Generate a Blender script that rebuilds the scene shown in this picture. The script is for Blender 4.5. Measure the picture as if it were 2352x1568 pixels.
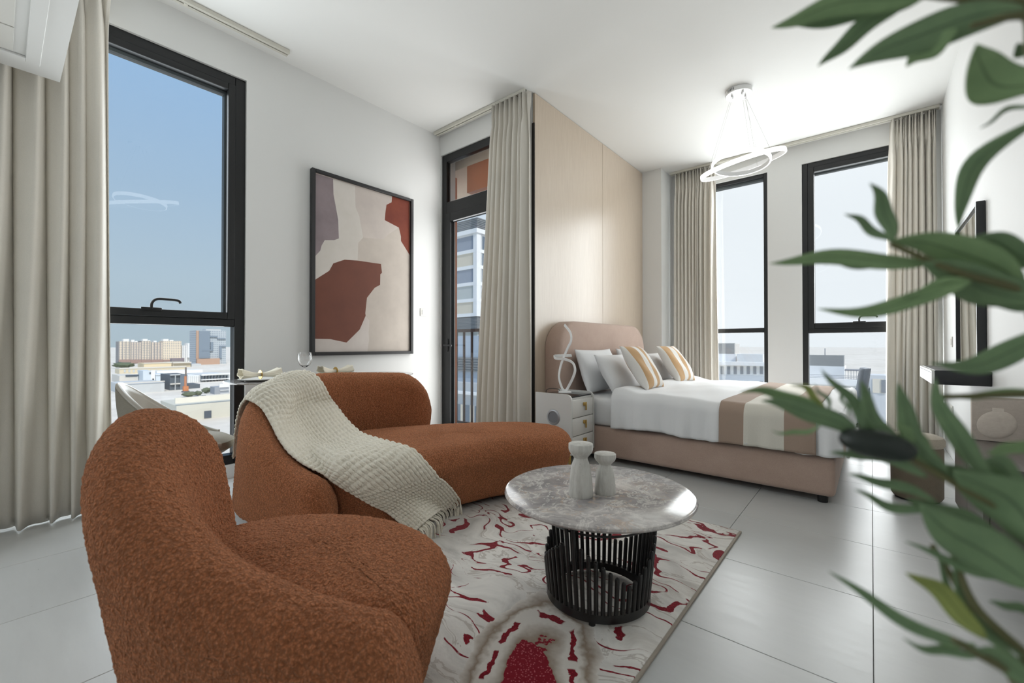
import bpy, bmesh, math, random
import numpy as np
from mathutils import Vector, Matrix
from mathutils.bvhtree import BVHTree

# ------------------------------------------------------------------ camera, sky, sun, daylight, exposure
scene = bpy.context.scene
for o in list(bpy.data.objects):
    bpy.data.objects.remove(o)
COL = scene.collection
YAW = math.radians(39.9); PIT = math.radians(0.484); FPX = 987.4; CAMH = 1.0
cd = bpy.data.cameras.new('camera'); cam = bpy.data.objects.new('camera', cd); COL.objects.link(cam)
cd.sensor_width = 36.0; cd.lens = 36.0 * FPX / 2352.0
cd.clip_start = 0.02; cd.clip_end = 12000
cam.location = (0, 0, CAMH); cam.rotation_euler = (math.pi / 2 + PIT, 0, YAW)
cd.dof.use_dof = True; cd.dof.focus_distance = 2.6; cd.dof.aperture_fstop = 3.2
scene.camera = cam

vs = scene.view_settings
vs.view_transform = 'Standard'; vs.look = 'None'; vs.gamma = 1.0; vs.use_curve_mapping = False
vs.exposure = 0.0

SUN_DIR = Vector((0.76, -0.26, 0.80)).normalized()
world = bpy.data.worlds.new('sky'); scene.world = world; world.use_nodes = True
wn = world.node_tree.nodes; wl = world.node_tree.links; wn.clear()
w_out = wn.new('ShaderNodeOutputWorld'); w_bg = wn.new('ShaderNodeBackground')
w_tc = wn.new('ShaderNodeTexCoord'); w_sep = wn.new('ShaderNodeSeparateXYZ')
wl.new(w_tc.outputs['Generated'], w_sep.inputs[0])
w_up = wn.new('ShaderNodeValToRGB')                       # clear sky: pale at the horizon, blue overhead
cr = w_up.color_ramp
cr.elements[0].position = 0.0; cr.elements[0].color = (0.42, 0.53, 0.60, 1)
cr.elements[1].position = 1.0; cr.elements[1].color = (0.17, 0.34, 0.70, 1)
e = cr.elements.new(0.12); e.color = (0.43, 0.56, 0.66, 1)
e = cr.elements.new(0.5); e.color = (0.28, 0.48, 0.75, 1)
wl.new(w_sep.outputs['Z'], w_up.inputs[0])
w_dot = wn.new('ShaderNodeVectorMath'); w_dot.operation = 'DOT_PRODUCT'   # haze glows on the sun's half of the sky
wl.new(w_tc.outputs['Generated'], w_dot.inputs[0]); w_dot.inputs[1].default_value = (0.45, 0.87, 0.2)
w_map = wn.new('ShaderNodeMapRange'); w_map.interpolation_type = 'SMOOTHSTEP'
w_map.inputs['From Min'].default_value = -0.1; w_map.inputs['From Max'].default_value = 0.75
wl.new(w_dot.outputs['Value'], w_map.inputs['Value'])
w_mix = wn.new('ShaderNodeMix'); w_mix.data_type = 'RGBA'
wl.new(w_map.outputs['Result'], w_mix.inputs['Factor']); wl.new(w_up.outputs['Color'], w_mix.inputs['A'])
w_mix.inputs['B'].default_value = (0.86, 0.925, 0.97, 1)
wl.new(w_mix.outputs['Result'], w_bg.inputs['Color']); w_bg.inputs['Strength'].default_value = 1.0
wl.new(w_bg.outputs[0], w_out.inputs[0])

sd = bpy.data.lights.new('sun', 'SUN'); sun = bpy.data.objects.new('sun', sd); COL.objects.link(sun)
sd.energy = 2.6; sd.angle = math.radians(0.6); sd.color = (1.0, 0.97, 0.92)
sun.rotation_euler = (-SUN_DIR).to_track_quat('-Z', 'Y').to_euler()

def daylight(name, loc, direction, sx, sz, power, color=(1, 1, 1)):
    d = bpy.data.lights.new(name, 'AREA'); o = bpy.data.objects.new(name, d); COL.objects.link(o)
    d.shape = 'RECTANGLE'; d.size = sx; d.size_y = sz; d.energy = power; d.color = color
    o.location = loc; o.rotation_euler = Vector(direction).to_track_quat('-Z', 'Y').to_euler()
    return o
DAY = 0.58
daylight('daylight_side_window', (-3.765, 0.56, 1.58), (1, 0, 0), 1.08, 2.7, 68 * DAY, (0.90, 0.97, 1.0))
daylight('daylight_balcony_door', (-3.1, 3.205, 1.55), (0, -1, 0), 0.84, 2.8, 52 * DAY, (0.97, 0.98, 0.97))
daylight('daylight_bed_window', (-1.31, 6.06, 1.6), (0, -1, 0), 0.58, 2.8, 76 * DAY, (0.95, 0.99, 1.0))
daylight('daylight_corner_window', (-0.09, 6.06, 1.6), (0, -1, 0), 0.86, 2.8, 88 * DAY, (0.95, 0.99, 1.0))
daylight('added_rear_fill', (-3.765, -1.45, 1.25), (1, 0, 0), 1.2, 1.9, 52 * DAY, (0.94, 0.99, 1.0))  # added fill light, set in an invented window behind the viewer

try:
    scene.cycles.use_denoising = True
    scene.cycles.max_bounces = 8; scene.cycles.diffuse_bounces = 4; scene.cycles.glossy_bounces = 3
    scene.cycles.use_adaptive_sampling = True; scene.cycles.adaptive_threshold = 0.05
    scene.cycles.transparent_max_bounces = 12; scene.cycles.transmission_bounces = 6
    scene.cycles.caustics_reflective = False; scene.cycles.caustics_refractive = False
    scene.cycles.sample_clamp_indirect = 6.0
except Exception:
    pass

# ------------------------------------------------------------------ helpers
WL = {}
def thing(name, label=None, cat=None, loc=(0, 0, 0), group=None, kind=None):
    o = bpy.data.objects.new(name, None); COL.objects.link(o)
    o.empty_display_size = 0.05; o.location = loc; WL[o.name] = Vector(loc)
    return tag(o, label, cat, group, kind)
def tag(o, label=None, cat=None, group=None, kind=None):
    if label: o['label'] = label
    if cat: o['category'] = cat
    if group: o['group'] = group
    if kind: o['kind'] = kind
    return o
def link(name, me, m, parent=None, smooth=False, angle=None):
    """me holds world coordinates; the origin goes to the middle of its underside"""
    n = len(me.vertices); co = np.empty(n * 3); me.vertices.foreach_get('co', co); co = co.reshape(-1, 3)
    lo, hi = co.min(0), co.max(0)
    c = np.array([(lo[0] + hi[0]) / 2, (lo[1] + hi[1]) / 2, lo[2]])
    me.vertices.foreach_set('co', (co - c).ravel())
    o = bpy.data.objects.new(name, me); COL.objects.link(o)
    c = Vector(c); WL[o.name] = c
    if parent is not None:
        o.parent = parent; o.location = c - WL[parent.name]
    else:
        o.location = c
    if m is not None: me.materials.append(m)
    if smooth:
        for p in me.polygons: p.use_smooth = True
        if angle is not None:
            try: me.set_sharp_from_angle(angle=math.radians(angle))
            except Exception: pass
    me.update()
    return o
def mesh(name, verts, faces, m, parent=None, smooth=False, angle=None):
    me = bpy.data.meshes.new(name); me.from_pydata([tuple(v) for v in verts], [], faces); me.update()
    return link(name, me, m, parent, smooth, angle)
def bmo(name, bm, m, parent=None, smooth=False, angle=None):
    bmesh.ops.recalc_face_normals(bm, faces=bm.faces)
    me = bpy.data.meshes.new(name); bm.to_mesh(me); bm.free()
    return link(name, me, m, parent, smooth, angle)
def add_box(bm, lo, hi, bevel=0.0, seg=1, mat=None):
    r = bmesh.ops.create_cube(bm, size=1.0)['verts']
    lo, hi = Vector([min(a, b) for a, b in zip(lo, hi)]), Vector([max(a, b) for a, b in zip(lo, hi)])
    for v in r:
        v.co = Vector([lo[i] + (v.co[i] + 0.5) * (hi[i] - lo[i]) for i in range(3)])
        if mat is not None: v.co = mat @ v.co
    if bevel > 0:
        es = {e for v in r for e in v.link_edges}
        bmesh.ops.bevel(bm, geom=list(es), offset=bevel, segments=seg, affect='EDGES', profile=0.5)
def box(name, lo, hi, m, parent=None, bevel=0.0, seg=1, mat=None):
    bm = bmesh.new(); add_box(bm, lo, hi, bevel, seg, mat)
    return bmo(name, bm, m, parent, smooth=bevel > 0, angle=40)
def boxes(name, lst, m, parent=None, bevel=0.0, seg=1):
    bm = bmesh.new()
    for lo, hi in lst: add_box(bm, lo, hi, bevel, seg)
    return bmo(name, bm, m, parent, smooth=bevel > 0, angle=40)
def frame_at(tan, up=Vector((0, 0, 1))):
    tan = tan.normalized(); s = tan.cross(up)
    if s.length < 1e-4: s = tan.cross(Vector((1, 0, 0)))
    s.normalize(); return s, s.cross(tan).normalized()
def spline(pts, n):
    P = [np.array(p, float) for p in pts]
    P = [2 * P[0] - P[1]] + P + [2 * P[-1] - P[-2]]
    out = []; k = len(P) - 3
    for i in range(n):
        t = i / (n - 1) * k; j = min(int(t), k - 1); t -= j
        a, b, c, d = P[j], P[j + 1], P[j + 2], P[j + 3]
        out.append(0.5 * ((2 * b) + (-a + c) * t + (2 * a - 5 * b + 4 * c - d) * t * t + (-a + 3 * b - 3 * c + d) * t ** 3))
    return out
def sweep(name, pts, sec, m, parent=None, closed=False, smooth=True, radii=None, up=Vector((0, 0, 1)), angle=50):
    """sec: list of (a, b) offsets along side and up; pts: list of 3-D points"""
    pts = [Vector(p) for p in pts]; n = len(pts); k = len(sec); V = []; F = []
    for i, p in enumerate(pts):
        if closed: t = pts[(i + 1) % n] - pts[i - 1]
        else: t = pts[min(i + 1, n - 1)] - pts[max(i - 1, 0)]
        s, u = frame_at(t, up); r = radii[i] if radii is not None else 1.0
        V += [p + s * a * r + u * b * r for a, b in sec]
    for i in range(n if closed else n - 1):
        j = (i + 1) % n
        for q in range(k):
            w = (q + 1) % k
            F.append((i * k + q, i * k + w, j * k + w, j * k + q))
    if not closed:
        F.append(tuple(range(k))[::-1]); F.append(tuple((n - 1) * k + q for q in range(k)))
    return mesh(name, V, F, m, parent, smooth, angle)
def circ(r, n=8): return [(r * math.cos(2 * math.pi * i / n), r * math.sin(2 * math.pi * i / n)) for i in range(n)]
def tube(name, pts, r, m, parent=None, n=8, closed=False, radii=None):
    return sweep(name, pts, circ(r, n), m, parent, closed, True, radii)
def lathe(name, prof, c, m, parent=None, n=40, sx=1.0, sy=1.0):
    V = []; F = []; c = Vector(c); k = len(prof)
    for i in range(n):
        a = 2 * math.pi * i / n
        V += [c + Vector((r * math.cos(a) * sx, r * math.sin(a) * sy, z)) for r, z in prof]
    for i in range(n):
        j = (i + 1) % n
        for q in range(k - 1):
            F.append((i * k + q, j * k + q, j * k + q + 1, i * k + q + 1))
    bm = bmesh.new(); vs_ = [bm.verts.new(v) for v in V]
    for f in F:
        try: bm.faces.new([vs_[q] for q in f])
        except ValueError: pass
    bmesh.ops.remove_doubles(bm, verts=bm.verts, dist=1e-5)
    return bmo(name, bm, m, parent, True, 40)
def gridmesh(name, A, m, parent=None, closed_u=False, thick=0.0, smooth=True, uv=True):
    """A: array (nu, nv, 3)"""
    nu, nv = A.shape[:2]; V = A.reshape(-1, 3); F = []
    for i in range(nu if closed_u else nu - 1):
        j = (i + 1) % nu
        for q in range(nv - 1):
            F.append((i * nv + q, j * nv + q, j * nv + q + 1, i * nv + q + 1))
    o = mesh(name, V, F, m, parent, smooth)
    if uv:
        ul = o.data.uv_layers.new(name='UVMap'); idx = np.empty(len(o.data.loops), int)
        o.data.loops.foreach_get('vertex_index', idx)
        uvs = np.stack([(idx // nv) / max(nu - 1, 1), (idx % nv) / max(nv - 1, 1)], 1)
        ul.data.foreach_set('uv', uvs.ravel())
    if thick:
        md = o.modifiers.new('thickness', 'SOLIDIFY'); md.thickness = thick; md.offset = 0
    return o
def copy_tree(o, parent=None, offset=(0, 0, 0)):
    c = o.copy(); COL.objects.link(c); c.parent = parent
    if parent is None:
        c.location = o.location + Vector(offset)
    for ch in o.children: copy_tree(ch, c)
    return c
def ray_dir(u, v):
    f = Vector((-math.sin(YAW) * math.cos(PIT), math.cos(YAW) * math.cos(PIT), math.sin(PIT)))
    r = Vector((math.cos(YAW), math.sin(YAW), 0)); up = r.cross(f)
    return (f + r * ((u - 1176) / FPX) - up * ((v - 784) / FPX))
EYE = Vector((0, 0, CAMH))
def at_dist(u, v, d): return EYE + ray_dir(u, v).normalized() * d
def on_y(u, v, y): r = ray_dir(u, v); return EYE + r * (y / r.y)
def on_x(u, v, x): r = ray_dir(u, v); return EYE + r * (x / r.x)
def on_z(u, v, z): r = ray_dir(u, v); return EYE + r * ((z - CAMH) / r.z)

# ------------------------------------------------------------------ materials
class NT:
    def __init__(s, name):
        s.m = bpy.data.materials.new(name); s.m.use_nodes = True
        s.n = s.m.node_tree.nodes; s.l = s.m.node_tree.links
        s.b = s.n['Principled BSDF']; s.out = s.n['Material Output']; s._tc = None
    def new(s, t, **kw):
        x = s.n.new('ShaderNode' + t)
        for k, v in kw.items():
            if k in x.inputs.keys(): x.inputs[k].default_value = v
            else: setattr(x, k, v)
        return x
    def coord(s, which='Object', scale=(1, 1, 1), rot=(0, 0, 0), loc=(0, 0, 0)):
        if s._tc is None: s._tc = s.new('TexCoord')
        mp = s.new('Mapping'); mp.inputs['Scale'].default_value = scale; mp.inputs['Rotation'].default_value = rot
        mp.inputs['Location'].default_value = loc
        s.l.new(s._tc.outputs[which], mp.inputs[0]); return mp.outputs[0]
    def world(s, scale=(1, 1, 1), rot=(0, 0, 0), loc=(0, 0, 0)):
        g = s.new('NewGeometry'); mp = s.new('Mapping')
        mp.inputs['Scale'].default_value = scale; mp.inputs['Rotation'].default_value = rot; mp.inputs['Location'].default_value = loc
        s.l.new(g.outputs['Position'], mp.inputs[0]); return mp.outputs[0]
    def noise(s, vec, scale, detail=4, rough=0.5, dist=0.0, out='Fac'):
        x = s.new('TexNoise', Scale=scale, Detail=detail, Roughness=rough, Distortion=dist)
        s.l.new(vec, x.inputs['Vector']); return x.outputs['Fac' if out == 'Fac' else 'Color']
    def ramp(s, fac, stops, interp='LINEAR'):
        x = s.new('ValToRGB'); x.color_ramp.interpolation = interp; el = x.color_ramp.elements
        while len(el) < len(stops): el.new(0.5)
        for e_, (p, c) in zip(el, stops):
            e_.position = p; e_.color = (c[0], c[1], c[2], 1) if hasattr(c, '__len__') else (c, c, c, 1)
        s.l.new(fac, x.inputs[0]); return x.outputs['Color']
    def mix(s, fac, a, b, blend='MIX'):
        x = s.new('Mix', data_type='RGBA', blend_type=blend)
        for sock, v in (('Factor', fac), ('A', a), ('B', b)):
            inp = x.inputs[sock] if sock == 'Factor' else [i for i in x.inputs if i.name == sock and i.type == 'RGBA'][0]
            if hasattr(v, 'is_output') or isinstance(v, bpy.types.NodeSocket): s.l.new(v, inp)
            else: inp.default_value = (v if sock == 'Factor' else (v[0], v[1], v[2], 1))
        return [o for o in x.outputs if o.type == 'RGBA'][0]
    def math(s, op, a, b=None, c=None):
        x = s.new('Math', operation=op)
        for i, v in enumerate((a, b, c)):
            if v is None: continue
            if isinstance(v, bpy.types.NodeSocket): s.l.new(v, x.inputs[i])
            else: x.inputs[i].default_value = v
        return x.outputs[0]
    def bump(s, h, strength=0.3, dist=0.01, normal=None):
        x = s.new('Bump', Strength=strength, Distance=dist); s.l.new(h, x.inputs['Height'])
        if normal is not None: s.l.new(normal, x.inputs['Normal'])
        s.l.new(x.outputs[0], s.b.inputs['Normal']); return x.outputs[0]
    def col(s, v):
        if isinstance(v, bpy.types.NodeSocket): s.l.new(v, s.b.inputs['Base Color'])
        else: s.b.inputs['Base Color'].default_value = (v[0], v[1], v[2], 1)
    def set(s, **kw):
        for k, v in kw.items():
            k = k.replace('_', ' ')
            if k in s.b.inputs.keys():
                if isinstance(v, bpy.types.NodeSocket): s.l.new(v, s.b.inputs[k])
                else: s.b.inputs[k].default_value = v
        return s
def lin(r, g, b):
    f = lambda c: (c / 255 / 12.92) if c / 255 <= 0.04045 else ((c / 255 + 0.055) / 1.055) ** 2.4
    return (f(r), f(g), f(b))
def simple(name, col, rough=0.5, metal=0.0, spec=0.5, var=0.0, vscale=6.0, bump=0.0, bscale=80.0, sheen=0.0, coat=0.0):
    t = NT(name); t.set(Roughness=rough, Metallic=metal, Specular_IOR_Level=spec, Sheen_Weight=sheen, Coat_Weight=coat)
    if var > 0:
        n = t.noise(t.coord(), vscale, 5, 0.6)
        t.col(t.mix(n, [c * (1 - var) for c in col], [min(1, c * (1 + var)) for c in col]))
    else: t.col(col)
    if bump > 0: t.bump(t.noise(t.coord(), bscale, 3, 0.6), bump, 0.004)
    return t.m
M = {}
M['wall'] = simple('white_wall_paint', (0.77, 0.775, 0.765), 0.6, var=0.02, vscale=1.5, bump=0.05, bscale=60)
M['ceiling'] = simple('white_ceiling_paint', (0.80, 0.80, 0.78), 0.7, var=0.01, vscale=1.0)
M['black'] = simple('black_window_metal', (0.006, 0.007, 0.008), 0.42, spec=0.5, var=0.05)
M['gasket'] = simple('grey_window_rebate', (0.07, 0.085, 0.09), 0.5, var=0.05)
M['plastic'] = simple('white_plastic', (0.75, 0.74, 0.70), 0.4, var=0.01)
M['track'] = simple('cream_aluminium_track', (0.62, 0.60, 0.53), 0.4, var=0.02)
M['dark'] = simple('black_shadow_gap', (0.01, 0.009, 0.008), 0.6, var=0.05)
M['brass'] = simple('brushed_brass', (0.62, 0.40, 0.12), 0.3, metal=1.0, var=0.06)
M['chrome'] = simple('brushed_steel', (0.6, 0.6, 0.6), 0.25, metal=1.0, var=0.05)
M['skirting'] = simple('grey_tile_skirting', (0.42, 0.41, 0.38), 0.35, var=0.04)
def glass_mat(name, tint, refl=1.0):
    t = NT(name); t.n.remove(t.b)
    tr = t.new('BsdfTransparent'); tr.inputs[0].default_value = (*tint, 1)
    gl = t.new('BsdfGlossy'); gl.inputs['Roughness'].default_value = 0.0
    fr = t.new('Fresnel'); fr.inputs['IOR'].default_value = 1.45
    g_ = t.new('NewGeometry'); f = t.math('MULTIPLY', t.math('MULTIPLY', fr.outputs[0], refl), t.math('SUBTRACT', 1.0, g_.outputs['Backfacing']))
    mx = t.new('MixShader'); t.l.new(f, mx.inputs[0]); t.l.new(tr.outputs[0], mx.inputs[1]); t.l.new(gl.outputs[0], mx.inputs[2])
    t.l.new(mx.outputs[0], t.out.inputs[0]); return t.m
M['pane'] = glass_mat('window_glass', (1.0, 1.0, 1.0), 1.7)
def floor_mat():
    t = NT('grey_porcelain_tile'); v = t.world()
    a = t.noise(v, 1.3, 5, 0.6); b = t.noise(t.world(scale=(1, 6, 1), rot=(0, 0, 0.5)), 5.0, 5, 0.7)
    oi = t.new('ObjectInfo')
    c = t.ramp(a, [(0.3, (0.52, 0.525, 0.515)), (0.7, (0.57, 0.575, 0.565))])
    c = t.mix(0.16, c, t.ramp(b, [(0.3, (0.45, 0.455, 0.45)), (0.7, (0.64, 0.645, 0.635))]))
    c = t.mix(t.math('MULTIPLY', oi.outputs['Random'], 0.10), c, (0.62, 0.62, 0.61))
    t.col(c); t.set(Roughness=t.ramp(b, [(0.2, 0.26), (0.8, 0.36)]), Specular_IOR_Level=0.5)
    return t.m
M['tile'] = floor_mat()
M['grout'] = simple('grey_grout', (0.22, 0.22, 0.21), 0.8, var=0.05)
def panel_mat():
    t = NT('pale_oak_veneer_panel'); v = t.world(scale=(30, 30, 1.2))
    a = t.noise(v, 4, 6, 0.7); b = t.noise(t.world(scale=(90, 90, 1.0)), 6, 4, 0.7)
    c = t.ramp(a, [(0.3, lin(186, 168, 148)), (0.7, lin(203, 187, 168))])
    c = t.mix(0.25, c, t.ramp(b, [(0.35, lin(176, 158, 138)), (0.65, lin(210, 196, 178))]))
    t.col(c); t.set(Roughness=0.34, Specular_IOR_Level=0.6, Coat_Weight=0.6, Coat_Roughness=0.3); t.bump(b, 0.04, 0.002); return t.m
M['panel'] = panel_mat()
def fabric(name, c0, c1, rough=0.9, weave=900, bump=0.25, big=3.0, sheen=0.1, c2=None):
    t = NT(name); v = t.coord()
    a = t.noise(v, big, 4, 0.6); b = t.noise(v, weave, 2, 0.6)
    c = t.ramp(a, [(0.3, c0), (0.7, c1)])
    c = t.mix(0.35, c, t.ramp(b, [(0.3, [x * 0.75 for x in c0]), (0.7, [min(1, x * 1.2) for x in c1])]))
    t.col(c); t.set(Roughness=rough, Specular_IOR_Level=0.15, Sheen_Weight=sheen, Sheen_Roughness=0.5)
    t.bump(b, bump, 0.002); return t.m
M['curtain'] = fabric('greige_curtain_satin', lin(226, 221, 211), lin(234, 229, 219), 0.62, 700, 0.06, 2.0, 0.15)
M['curtain'].node_tree.nodes['Principled BSDF'].inputs['Specular IOR Level'].default_value = 0.4
def let_light_through(m, amount):
    n_, l_ = m.node_tree.nodes, m.node_tree.links; b_ = n_['Principled BSDF']; tr_ = n_.new('ShaderNodeBsdfTranslucent'); mx_ = n_.new('ShaderNodeMixShader')
    l_.new(b_.inputs['Base Color'].links[0].from_socket, tr_.inputs[0]); mx_.inputs[0].default_value = amount
    l_.new(b_.outputs[0], mx_.inputs[1]); l_.new(tr_.outputs[0], mx_.inputs[2]); l_.new(mx_.outputs[0], n_['Material Output'].inputs[0])
let_light_through(M['curtain'], 0.1)
M['bed_fabric'] = fabric('taupe_velvet_upholstery', lin(176, 151, 137), lin(190, 166, 152), 0.85, 500, 0.15, 5.0, 0.3)
M['bed_linen'] = fabric('white_cotton', (0.76, 0.765, 0.775), (0.80, 0.805, 0.81), 0.85, 1200, 0.08, 3.0, 0.05)
M['rubber'] = simple('black_rubber', (0.012, 0.012, 0.012), 0.5, var=0.05)
def boucle(name, dark, light, scale=150.0, st=0.9):
    t = NT(name); v = t.coord()
    vo = t.new('TexVoronoi', Scale=scale, feature='F1', distance='EUCLIDEAN', Randomness=1.0)
    wob = t.noise(v, scale * 0.6, 2, 0.5, out='Color')
    vv = t.new('VectorMath', operation='MULTIPLY_ADD'); t.l.new(wob, vv.inputs[0]); vv.inputs[1].default_value = (0.012, 0.012, 0.012); t.l.new(v, vv.inputs[2])
    t.l.new(vv.outputs[0], vo.inputs['Vector'])
    n = t.noise(v, scale * 0.8, 4, 0.7); big = t.noise(v, 3.5, 3, 0.5)
    h = t.math('SUBTRACT', t.math('MULTIPLY', n, 1.3), t.math('MULTIPLY', vo.outputs['Distance'], 0.9))
    c = t.ramp(h, [(0.05, [x * 0.52 for x in dark]), (0.34, dark), (0.7, light)])
    c = t.mix(t.math('MULTIPLY', big, 0.35), c, [x * 1.2 for x in light])
    t.col(c); t.set(Roughness=0.95, Specular_IOR_Level=0.08, Sheen_Weight=0.35, Sheen_Roughness=0.45)
    t.b.inputs['Sheen Tint'].default_value = (1.0, 0.62, 0.42, 1)
    t.bump(h, st, 0.010); return t.m
M['boucle'] = boucle('rust_boucle', lin(178, 108, 70), lin(222, 148, 106))

# ------------------------------------------------------------------ the room
XL, XR, YD, XP, YP, YB, YR, CH = -3.705, 0.54, 3.172, -2.38, 5.61, 6.0, -2.4, 3.34
XC = -2.12                                # where the corner pier ends
TH = 0.22
# floor: grout bed with one object per tile
floor = box('floor', (XL - 0.2, YR - 0.2, -0.06), (XR + 0.2, YB + 0.2, -0.008), M['grout']); tag(floor, 'grey square porcelain tile floor', kind='structure')
TS = 0.6; GAP = 0.0022
bm = bmesh.new(); add_box(bm, (-TS / 2 + GAP / 2, -TS / 2 + GAP / 2, -0.008), (TS / 2 - GAP / 2, TS / 2 - GAP / 2, 0.0), 0.0012)
tile_me = bpy.data.meshes.new('floor_tile'); bm.to_mesh(tile_me); bm.free(); tile_me.materials.append(M['tile'])
ix = int(math.floor(XL / TS)) - 0; iy0 = int(math.floor((YR - 1.0) / TS))
for i in range(-7, 2):
    for j in range(-8, 14):
        x0, x1, y0, y1 = i * TS, (i + 1) * TS, -0.2 + j * TS, -0.2 + (j + 1) * TS
        cx0, cx1, cy0, cy1 = max(x0, XL), min(x1, XR), max(y0, YR), min(y1, YB)
        if cx1 - cx0 < 0.02 or cy1 - cy0 < 0.02: continue
        if cx0 < XP - 0.1 and cx1 <= XP + 0.01 and cy0 > YD + 0.1: continue
        if abs((cx1 - cx0) - TS) < 1e-6 and abs((cy1 - cy0) - TS) < 1e-6:
            o = bpy.data.objects.new('tile', tile_me); COL.objects.link(o); o.parent = floor
            o.location = Vector(((x0 + x1) / 2, (y0 + y1) / 2, 0)) - WL['floor']
        else:
            box('tile', (cx0 + GAP / 2, cy0 + GAP / 2, -0.008), (cx1 - GAP / 2, cy1 - GAP / 2, 0), M['tile'], floor)

def struct(o, label=None): return tag(o, label, kind='structure')
ceil_ = struct(box('ceiling', (XL - TH, YR - TH, CH), (XR + TH, YB + TH, CH + 0.15), M['ceiling']), 'smooth white ceiling of the main room')
BZ, BX, BY = 2.42, -3.36, 0.206           # dropped ceiling over the near end
drop = struct(box('ceiling_dropped', (BX, YR, BZ), (XR, BY, CH - 0.001), M['ceiling']),
              'white dropped ceiling with an access hatch above the curtain')
# walls with openings
W1 = (-0.10, 1.225, 0.10, 3.05)           # side window: along y0,y1, z0,z1
W4 = (-2.15, -0.75, 0.10, 2.30)  # opening of the added, unseen window that holds the fill light
struct(boxes('wall_left', [((XL - TH, YR, 0), (XL, W4[0], CH)), ((XL - TH, W4[1], 0), (XL, W1[0], CH)), ((XL - TH, W4[0], 0), (XL, W4[1], W4[2])), ((XL - TH, W4[0], W4[3]), (XL, W4[1], CH)), ((XL - TH, W1[1], 0), (XL, YD + TH, CH)),
      ((XL - TH, W1[0], 0), (XL, W1[1], W1[2])), ((XL - TH, W1[0], W1[3]), (XL, W1[1], CH))], M['wall']), 'white painted wall with the tall side window')
DX0, DX1, DZ = XL + 0.012, -2.50, 3.12
struct(boxes('wall_door', [((XL, YD, DZ), (XP - 0.03, YD + TH, CH)), ((DX1, YD, 0), (XP - 0.03, YD + TH, DZ)), ((XL, YD, 0), (DX0, YD + TH, DZ))], M['wall']), 'short white wall above the balcony door')
struct(box('wall_bed', (XP - 0.20, YD + 0.04, 0), (XP - 0.024, YB, CH), M['wall']), 'wall behind the bed carrying the veneer panels')
wp = bpy.data.objects['wall_bed']
JY = 4.48
box('panel', (XP - 0.024, YD + 0.006, 0.0), (XP, JY - 0.002, CH - 0.004), M['panel'], wp, 0.001)
box('panel', (XP - 0.024, JY + 0.002, 0.0), (XP, YP, CH - 0.004), M['panel'], wp, 0.001)
struct(box('trim_1', (XP - 0.03, YD - 0.004, 0), (XP - 0.003, YD + 0.006, 3.06), M['dark']), 'thin black trim at the edge of the veneer wall')
struct(box('wall_pier', (XP - 0.2, YP, 0), (XC, YB, CH), M['wall']), 'white corner pier beside the bedside curtain')
WL_ = (-1.66, -0.964, 0.10, 3.108); WR_ = (-0.614, 0.44, 0.10, 3.108)
struct(boxes('wall_back', [((XC, YB, 0), (WL_[0], YB + TH, CH)), ((WL_[1], YB, 0), (WR_[0], YB + TH, CH)), ((WR_[1], YB, 0), (XR, YB + TH, CH)),
      ((WL_[0], YB, 0), (WL_[1], YB + TH, WL_[2])), ((WL_[0], YB, WL_[3]), (WL_[1], YB + TH, CH)),
      ((WR_[0], YB, 0), (WR_[1], YB + TH, WR_[2])), ((WR_[0], YB, WR_[3]), (WR_[1], YB + TH, CH))], M['wall']), 'white window wall beyond the bed')
struct(box('wall_right', (XR, YR, 0), (XR + TH, YB + TH, CH), M['wall']), 'white wall with the mirror and vanity shelf')
struct(box('wall_rear', (XL - TH, YR - TH, 0), (XR + TH, YR, CH), M['wall']), 'white wall behind the viewer')
struct(box('baseboard_left', (XL, 1.3, 0), (XL + 0.012, YD - 0.01, 0.09), M['skirting'], None, 0.002), 'grey tile skirting under the painting')
struct(box('baseboard_back', (WL_[1] + 0.02, YB - 0.012, 0), (WR_[0] - 0.02, YB, 0.09), M['skirting'], None, 0.002), 'grey tile skirting between the two windows')

# windows: axis 'x' = plane of constant x (runs along y); n = inward side
def wbox(ax, d, n, a0, a1, q0, q1, z0, z1):
    d0, d1 = d + n * q0, d + n * q1
    return ((min(d0, d1), a0, z0), (max(d0, d1), a1, z1)) if ax == 'x' else ((a0, min(d0, d1), z0), (a1, max(d0, d1), z1))
def handle(ax, d, n, a, z, parent, flip=1):
    """lever handle lying along the rail, on a back plate"""
    h = boxes('handle', [wbox(ax, d, n, a - 0.055, a + 0.055, 0.0, 0.012, z - 0.002, z + 0.022)], M['black'], parent, 0.004, 2)
    def pt(al, q, zz): return Vector((d + n * q, al, zz)) if ax == 'x' else Vector((al, d + n * q, zz))
    tube('lever', spline([pt(a, 0.008, z + 0.015), pt(a, 0.02, z + 0.05), pt(a + flip * 0.02, 0.04, z + 0.075), pt(a + flip * 0.07, 0.045, z + 0.078), pt(a + flip * 0.135, 0.045, z + 0.074), pt(a + flip * 0.15, 0.045, z + 0.055)], 20), 0.009, M['black'], h)
    return h
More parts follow.
